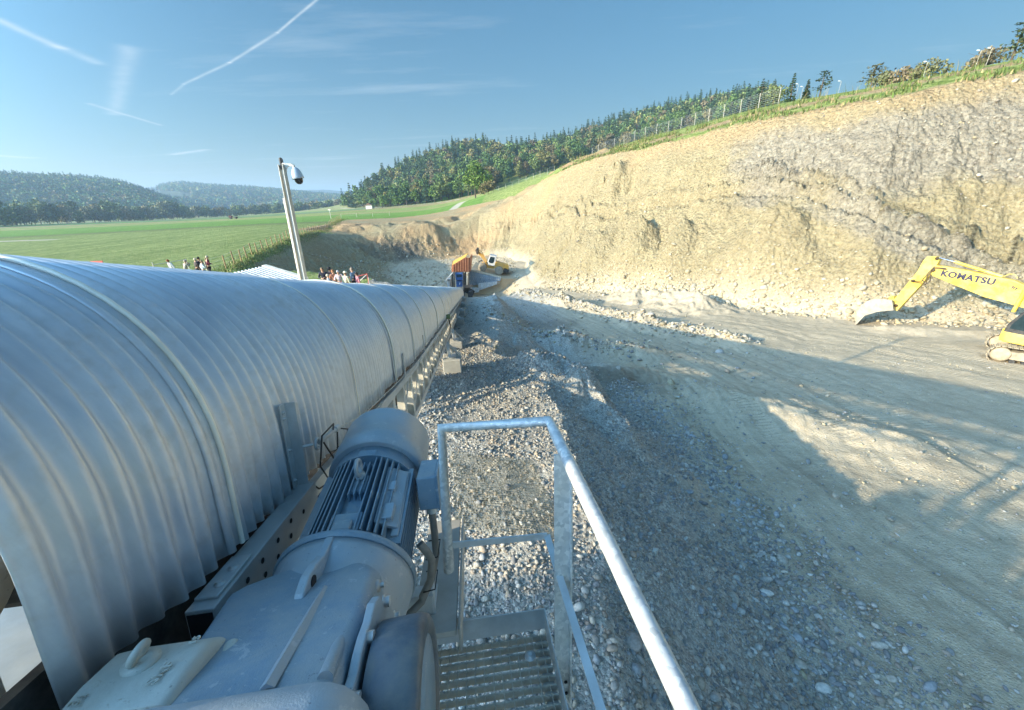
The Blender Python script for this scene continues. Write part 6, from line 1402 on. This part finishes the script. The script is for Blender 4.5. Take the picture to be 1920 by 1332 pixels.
# implement in the field
q_ = onz(437, 406.5, -5.5); im = empty('field_implement', (q_[0], q_[1], gz(q_[0], q_[1]))); tag(im, 'dark rusty farm implement parked alone in the green field', 'implement')
b = MB(); b.box((0, 0, .9), (4.5, 1.4, .25)); b.box((-1.5, 0, 1.4), (1.6, 1.2, .9)); o = b.build('frame', simple('rust_brown', (.10, .035, .025), .8)); o.parent = im
for x in (-1.6, 1.6): b = MB(); b.lathe((x, -.9, .55), (0, 1, 0), [(0, .5), (.25, .55), (1.6, .55), (1.8, .5)], 16); o = b.build('wheel', M_dark); o.parent = im
b = MB(); 
for k_ in range(6): b.bar((-2 + .8 * k_, 0, .9), (-1.8 + .8 * k_, .9, .05), .08, .08)
b.bar((2, 0, .9), (5, 0, .6), .12, .12); o = b.build('tines', M_dark); o.parent = im
q_ = onz(621, 411, -5.5); sg_ = empty('field_post', (q_[0], q_[1], gz(q_[0], q_[1]))); tag(sg_, 'short white topped post standing in the field beyond the fence end', 'post')
b = MB(); b.tube([(0, 0, 0), (0, 0, 3)], .08, 6); b.box((0, 0, 3), (.9, .1, .4)); o = b.build('post', M_rw); o.parent = sg_

# -- safety net lying on the gravel bank
NX, NY = 34, 40; n0 = on_ground(842, 850); n1 = on_ground(1000, 870); n2 = on_ground(858, 1000); b = MB()
_ug, _vg = np.meshgrid(np.arange(NX + 1) / NX, np.arange(NY + 1) / NY, indexing='ij'); gx_n = n0.x + (n1.x - n0.x) * _ug + (n2.x - n0.x) * _vg; gy_n = n0.y + (n1.y - n0.y) * _ug + (n2.y - n0.y) * _vg
gridp = np.stack([gx_n, gy_n, ground_z(gx_n, gy_n) + .05 + .02 * np.sin(_ug * 9) * np.cos(_vg * 7)], -1)
for i in range(0, NX + 1): 
    for j in range(0, NY, 4): b.bar(gridp[i, j], gridp[i, min(NY, j + 4)], .004, .003)
for j in range(0, NY + 1):
    for i in range(0, NX, 4): b.bar(gridp[i, j], gridp[min(NX, i + 4), j], .004, .003)
nt_ = b.build('safety_net', simple('olive_netting', (.24, .23, .16), .8)); tag(nt_, 'olive plastic safety netting draped over the gravel bank behind the guard rail', 'netting')

# ---------------------------------------------------------------- loose stones
M_stone, nt_s, b_s = new_mat('river_stone'); at_ = nt_s.nodes.new('ShaderNodeAttribute'); at_.attribute_name = 'tint'; n_s = noise(nt_s, 22, 5, .65, nt_s.nodes.new('ShaderNodeNewGeometry').outputs['Position'])
nt_s.links.new(mixc(nt_s, 1.0, at_.outputs['Color'], ramp(nt_s, n_s.outputs[0], [(.3, (.7,) * 3), (.7, (1.25,) * 3)]).outputs[0], 'MULTIPLY'), b_s.inputs['Base Color']); b_s.inputs['Roughness'].default_value = .85; bump(nt_s, b_s, n_s.outputs[0], .3, .01)
def ico(sub):
    bm = bmesh.new(); bmesh.ops.create_icosphere(bm, subdivisions=sub, radius=1); v = np.array([tuple(x.co) for x in bm.verts]); f = np.array([[y.index for y in x.verts] for x in bm.faces]); bm.free(); return v, f
def rock_protos(n, sub, round_, seed):
    v0, f0 = ico(sub); rg = np.random.default_rng(seed); out = []
    for i in range(n):
        v = v0 * rg.uniform(.6, 1.2, 3) * np.array([1.15, .9, .62]); k = rg.normal(size=(5, 3)); k /= np.linalg.norm(k, axis=1)[:, None]
        if not round_:
            for q in k:
                d = v @ q; lim = rg.uniform(.45, .75); v = v - np.maximum(0, d - lim)[:, None] * q
        v = v * (1 + (.06 if round_ else .12) * rg.normal(size=(len(v), 1))); out.append(v)
    return out, f0
def stones(name, X, Y, S, protos, f0, tints, sink=.25, seed=0):
    rg = np.random.default_rng(seed); Z = ground_z(X, Y); n = len(X); nv = len(protos[0]); V = np.empty((n, nv, 3), np.float32); T = np.empty((n, nv, 3), np.float32); tints = np.array(tints)
    for i in range(n):
        a, t1_, t2_ = rg.uniform(0, 6.28), rg.uniform(-.35, .35), rg.uniform(-.35, .35); ca, sa = math.cos(a), math.sin(a)
        v = protos[rg.integers(len(protos))]; x = v[:, 0] * ca - v[:, 1] * sa; y = v[:, 0] * sa + v[:, 1] * ca; z = v[:, 2] + t1_ * x + t2_ * y
        V[i, :, 0] = x * S[i] + X[i]; V[i, :, 1] = y * S[i] + Y[i]; V[i, :, 2] = z * S[i] + Z[i] + S[i] * (.5 - sink); T[i] = tints[rg.integers(len(tints))] * rg.uniform(.8, 1.2)
    F = (f0[None] + (np.arange(n) * nv)[:, None, None]).reshape(-1, 3); o = np_obj(name, V.reshape(-1, 3), F, [M_stone], True); set_tint(o.data, T.reshape(-1, 3)); tag(o, kind='stuff'); return o
GT = [(.30, .285, .25), (.37, .35, .31), (.25, .245, .23), (.42, .38, .31), (.37, .31, .23), (.33, .27, .21), (.29, .30, .30), (.47, .45, .40), (.22, .215, .21)]
ST = [(.40, .34, .22), (.37, .31, .20), (.46, .40, .29), (.32, .27, .18), (.42, .38, .29)]
rg = np.random.default_rng(55)
R1, f1 = rock_protos(12, 2, True, 1); R1s, f1s = rock_protos(12, 1, True, 2); R2, f2 = rock_protos(12, 1, False, 3)
# cobbles along the toe of the gravel bank
tl_ = [on_ground(*p) for p in ((1180, 720), (1290, 825), (1430, 960), (1470, 1060), (1500, 1130), (1590, 1240), (1690, 1332), (1760, 1400))]
tp = polyline_pts([(p.x, p.y) for p in tl_], .01); k_ = rg.integers(0, len(tp), 2600); X = np.array([tp[i].x for i in k_]) + rg.normal(0, .8, 2600) * np.where(rg.random(2600) < .5, .5, 1.2) - .55; Y = np.array([tp[i].y for i in k_]) + rg.normal(0, .3, 2600)
S = np.clip(rg.lognormal(math.log(.034), .5, 2600), .016, .12); stones('cobbles', X, Y, S, R1, f1, GT, .2, 1)
# pebbles over the bank
n_ = 90000; X = rg.uniform(-3, 9.5, n_); Y = rg.uniform(1.0, 17, n_) ; pn = fbm(X * .8, Y * .8, 3, 77); kp = (rg.uniform(0, 1, n_) < np.clip(sstep(8.5, 4.5, X) * (1 + 1.6 * pn), .05, 1)); X, Y = X[kp], Y[kp]
S = np.clip(rg.lognormal(math.log(.0185), .55, len(X)), .008, .08); stones('pebbles', X, Y, S, R1s, f1s, GT, .2, 2)
n_ = 9000; X = rg.uniform(4, 26, n_); Y = rg.uniform(2, 26, n_); pn = fbm(X * .5, Y * .5, 3, 79); kp = rg.uniform(0, 1, n_) < .35 + pn; X, Y = X[kp], Y[kp]; stones('pebbles', X, Y, np.clip(rg.lognormal(math.log(.022), .5, len(X)), .01, .09), R1s, f1s, GT[:3] + ST[:3], .35, 22)
n_ = 3500; X = rg.uniform(-32, 2, n_); Y = rg.uniform(62, 104, n_); stones('rubble', X, Y, np.clip(rg.lognormal(math.log(.12), .5, n_), .05, .5), R2, f2, ST + [(.28, .24, .18)], .3, 23)
# coarse stone further off
n_ = 6000; X = rg.uniform(-4, 17, n_); Y = rg.uniform(13, 50, n_); pn = fbm(X * .4, Y * .4, 3, 78); kp = rg.uniform(0, 1, n_) < np.clip(.35 + 1.2 * pn + .4 * sstep(6, 0, X), .04, 1); X, Y = X[kp], Y[kp]; S = np.clip(rg.lognormal(math.log(.045), .55, len(X)), .02, .3)
stones('rubble', X, Y, S, R2, f2, GT[:5] + ST[:3], .25, 3)
def along(P, n, off, spread, seed):
    rg = np.random.default_rng(seed); q = polyline_pts(P, .05); k = rg.integers(0, len(q) - 1, n); X = np.array([q[i].x for i in k]); Y = np.array([q[i].y for i in k]); return X + rg.normal(off[0], spread, n), Y + rg.normal(off[1], spread, n)
X, Y = along([(2.0, 55.5), (6, 43), (11, 31), (15.8, 24)], 2600, (0, 0), .75, 5); stones('rubble', X, Y, np.clip(rg.lognormal(math.log(.085), .5, len(X)), .03, .38), R2, f2, ST + GT[1:5], .2, 4)
X, Y = along([(4.7, 60.7), (13.6, 49.3), (21.4, 37.7), (27.7, 29.3), (36.4, 25.3), (44, 18)], 4200, (.5, .4), .9, 6); stones('rubble', X, Y, np.clip(rg.lognormal(math.log(.11), .5, len(X)), .04, .42), R2, f2, ST, .25, 5)
# stones caught on the bench and rolling down the face
n_ = 26000; X = rg.uniform(4, 60, n_); Y = rg.uniform(20, 92, n_); zz, MM = ground_z(X, Y, True); ss_ = MM['s']; uu_ = MM['u']
line = np.abs(ss_ - np.interp(uu_, [150, 200, 222, 228, 236, 245, 260], [.58, .60, .62, .55, .36, .22, .12])) < .035 + .03 * rg.random(n_)
bel = (ss_ > .02) & (ss_ < .99) & (MM['pit'] > 0) & (uu_ > 140); kp = bel & ((line & (rg.random(n_) < .8)) | (rg.random(n_) < np.where((ss_ > .5) & (uu_ > 220), .45, np.where(uu_ > 224, .20, .04)))); X, Y = X[kp], Y[kp]
stones('rubble', X, Y, np.clip(rg.lognormal(math.log(.085), .5, len(X)), .035, .38), R2, f2, ST + [(.30, .26, .20), (.22, .19, .15)], .3, 6); print('FACE STONES', len(X))
# near ridges
X, Y = along([(-1.5, 26), (3.5, 25), (8.5, 23)], 900, (0, 0), .6, 7); stones('rubble', X, Y, np.clip(rg.lognormal(math.log(.06), .5, len(X)), .02, .25), R2, f2, GT[1:] + ST, .2, 7)
# a few single boulders one can point at
for i, (px_, py_, s_q, lab) in enumerate([(1080, 1240, .16, 'long flat brown boulder lying on the gravel bank below the handrail'), (690 + 1000, 740, .0, '')]):
    if s_q == 0: continue
    p_ = on_ground(1185, 1215) if i == 0 else None; v = R1[3] * s_q * np.array([.6, 1.5, .6]); o = np_obj('boulder', v, f1, [M_stone], True); set_tint(o.data, np.repeat(np.array([[.33, .29, .25]]), len(v), 0)); o.location = p_ + Vector((0, 0, .03)); o.rotation_euler = (0, 0, .3); tag(o, lab, 'boulder')

# ---------------------------------------------------------------- grass blades on the cliff top, the bank edges and the near field
def blades(name, X, Y, H, Wd, tint, seed):
    rg = np.random.default_rng(seed); n = len(X); Z = ground_z(X, Y); a = rg.uniform(0, 3.14, n); dx = np.cos(a) * Wd; dy = np.sin(a) * Wd; lx_, ly_ = rg.normal(0, .25, n) * H, rg.normal(0, .25, n) * H
    V = np.stack([np.stack([X - dx, Y - dy, Z - .05], -1), np.stack([X + dx, Y + dy, Z - .05], -1), np.stack([X + dx * .2 + lx_, Y + dy * .2 + ly_, Z + H], -1), np.stack([X - dx * .2 + lx_, Y - dy * .2 + ly_, Z + H], -1)], 1).reshape(-1, 3)
    o = np_obj(name, V, np.arange(4 * n).reshape(-1, 4), [M_leaf]); T = np.repeat(np.array(tint)[rg.integers(0, len(tint), n)] * rg.uniform(.7, 1.3, (n, 1)), 4, 0); set_tint(o.data, T); tag(o, kind='stuff'); return o
n_ = 60000; X = rg.uniform(14, 72, n_); Y = rg.uniform(20, 112, n_); zz, MM = ground_z(X, Y, True); cl_ = fbm(X * .5, Y * .5, 3, 88)
kp = (MM['pit'] == 0) & (MM['dp'] < 9) & (cl_ > -.05); X, Y = X[kp], Y[kp]; dd_ = MM['dp'][kp]; tall = (dd_ > 5) & (rng.random(len(X)) < .5)
blades('grass', X, Y, np.where(tall, rng.uniform(.5, 1.2, len(X)), rng.uniform(.15, .4, len(X))), np.where(tall, .03, .09), [(.09, .14, .03), (.13, .17, .045), (.26, .21, .10), (.10, .13, .04)], 11)
X, Y = along(FP, 9000, (.6, -.3), .8, 12); blades('grass', X, Y, rng.uniform(.06, .28, len(X)), np.full(len(X), .04), [(.16, .22, .05), (.12, .18, .045), (.30, .27, .12)], 13)
# ---------------------------------------------------------------- the air
hz = MB(); hz.box((0, 3000, 74), (9000, 8000, 206)); ho = hz.build('haze'); tag(ho, kind='stuff')
mh = bpy.data.materials.new('haze'); mh.use_nodes = True; nh = mh.node_tree; nh.nodes.remove(nh.nodes['Principled BSDF']); pv = nh.nodes.new('ShaderNodeVolumePrincipled')
pv.inputs['Color'].default_value = (.50, .74, 1.0, 1); pv.inputs['Density'].default_value = .00030; pv.inputs['Anisotropy'].default_value = 0.2
nh.links.new(pv.outputs[0], nh.nodes['Material Output'].inputs['Volume']); ho.data.materials.append(mh)
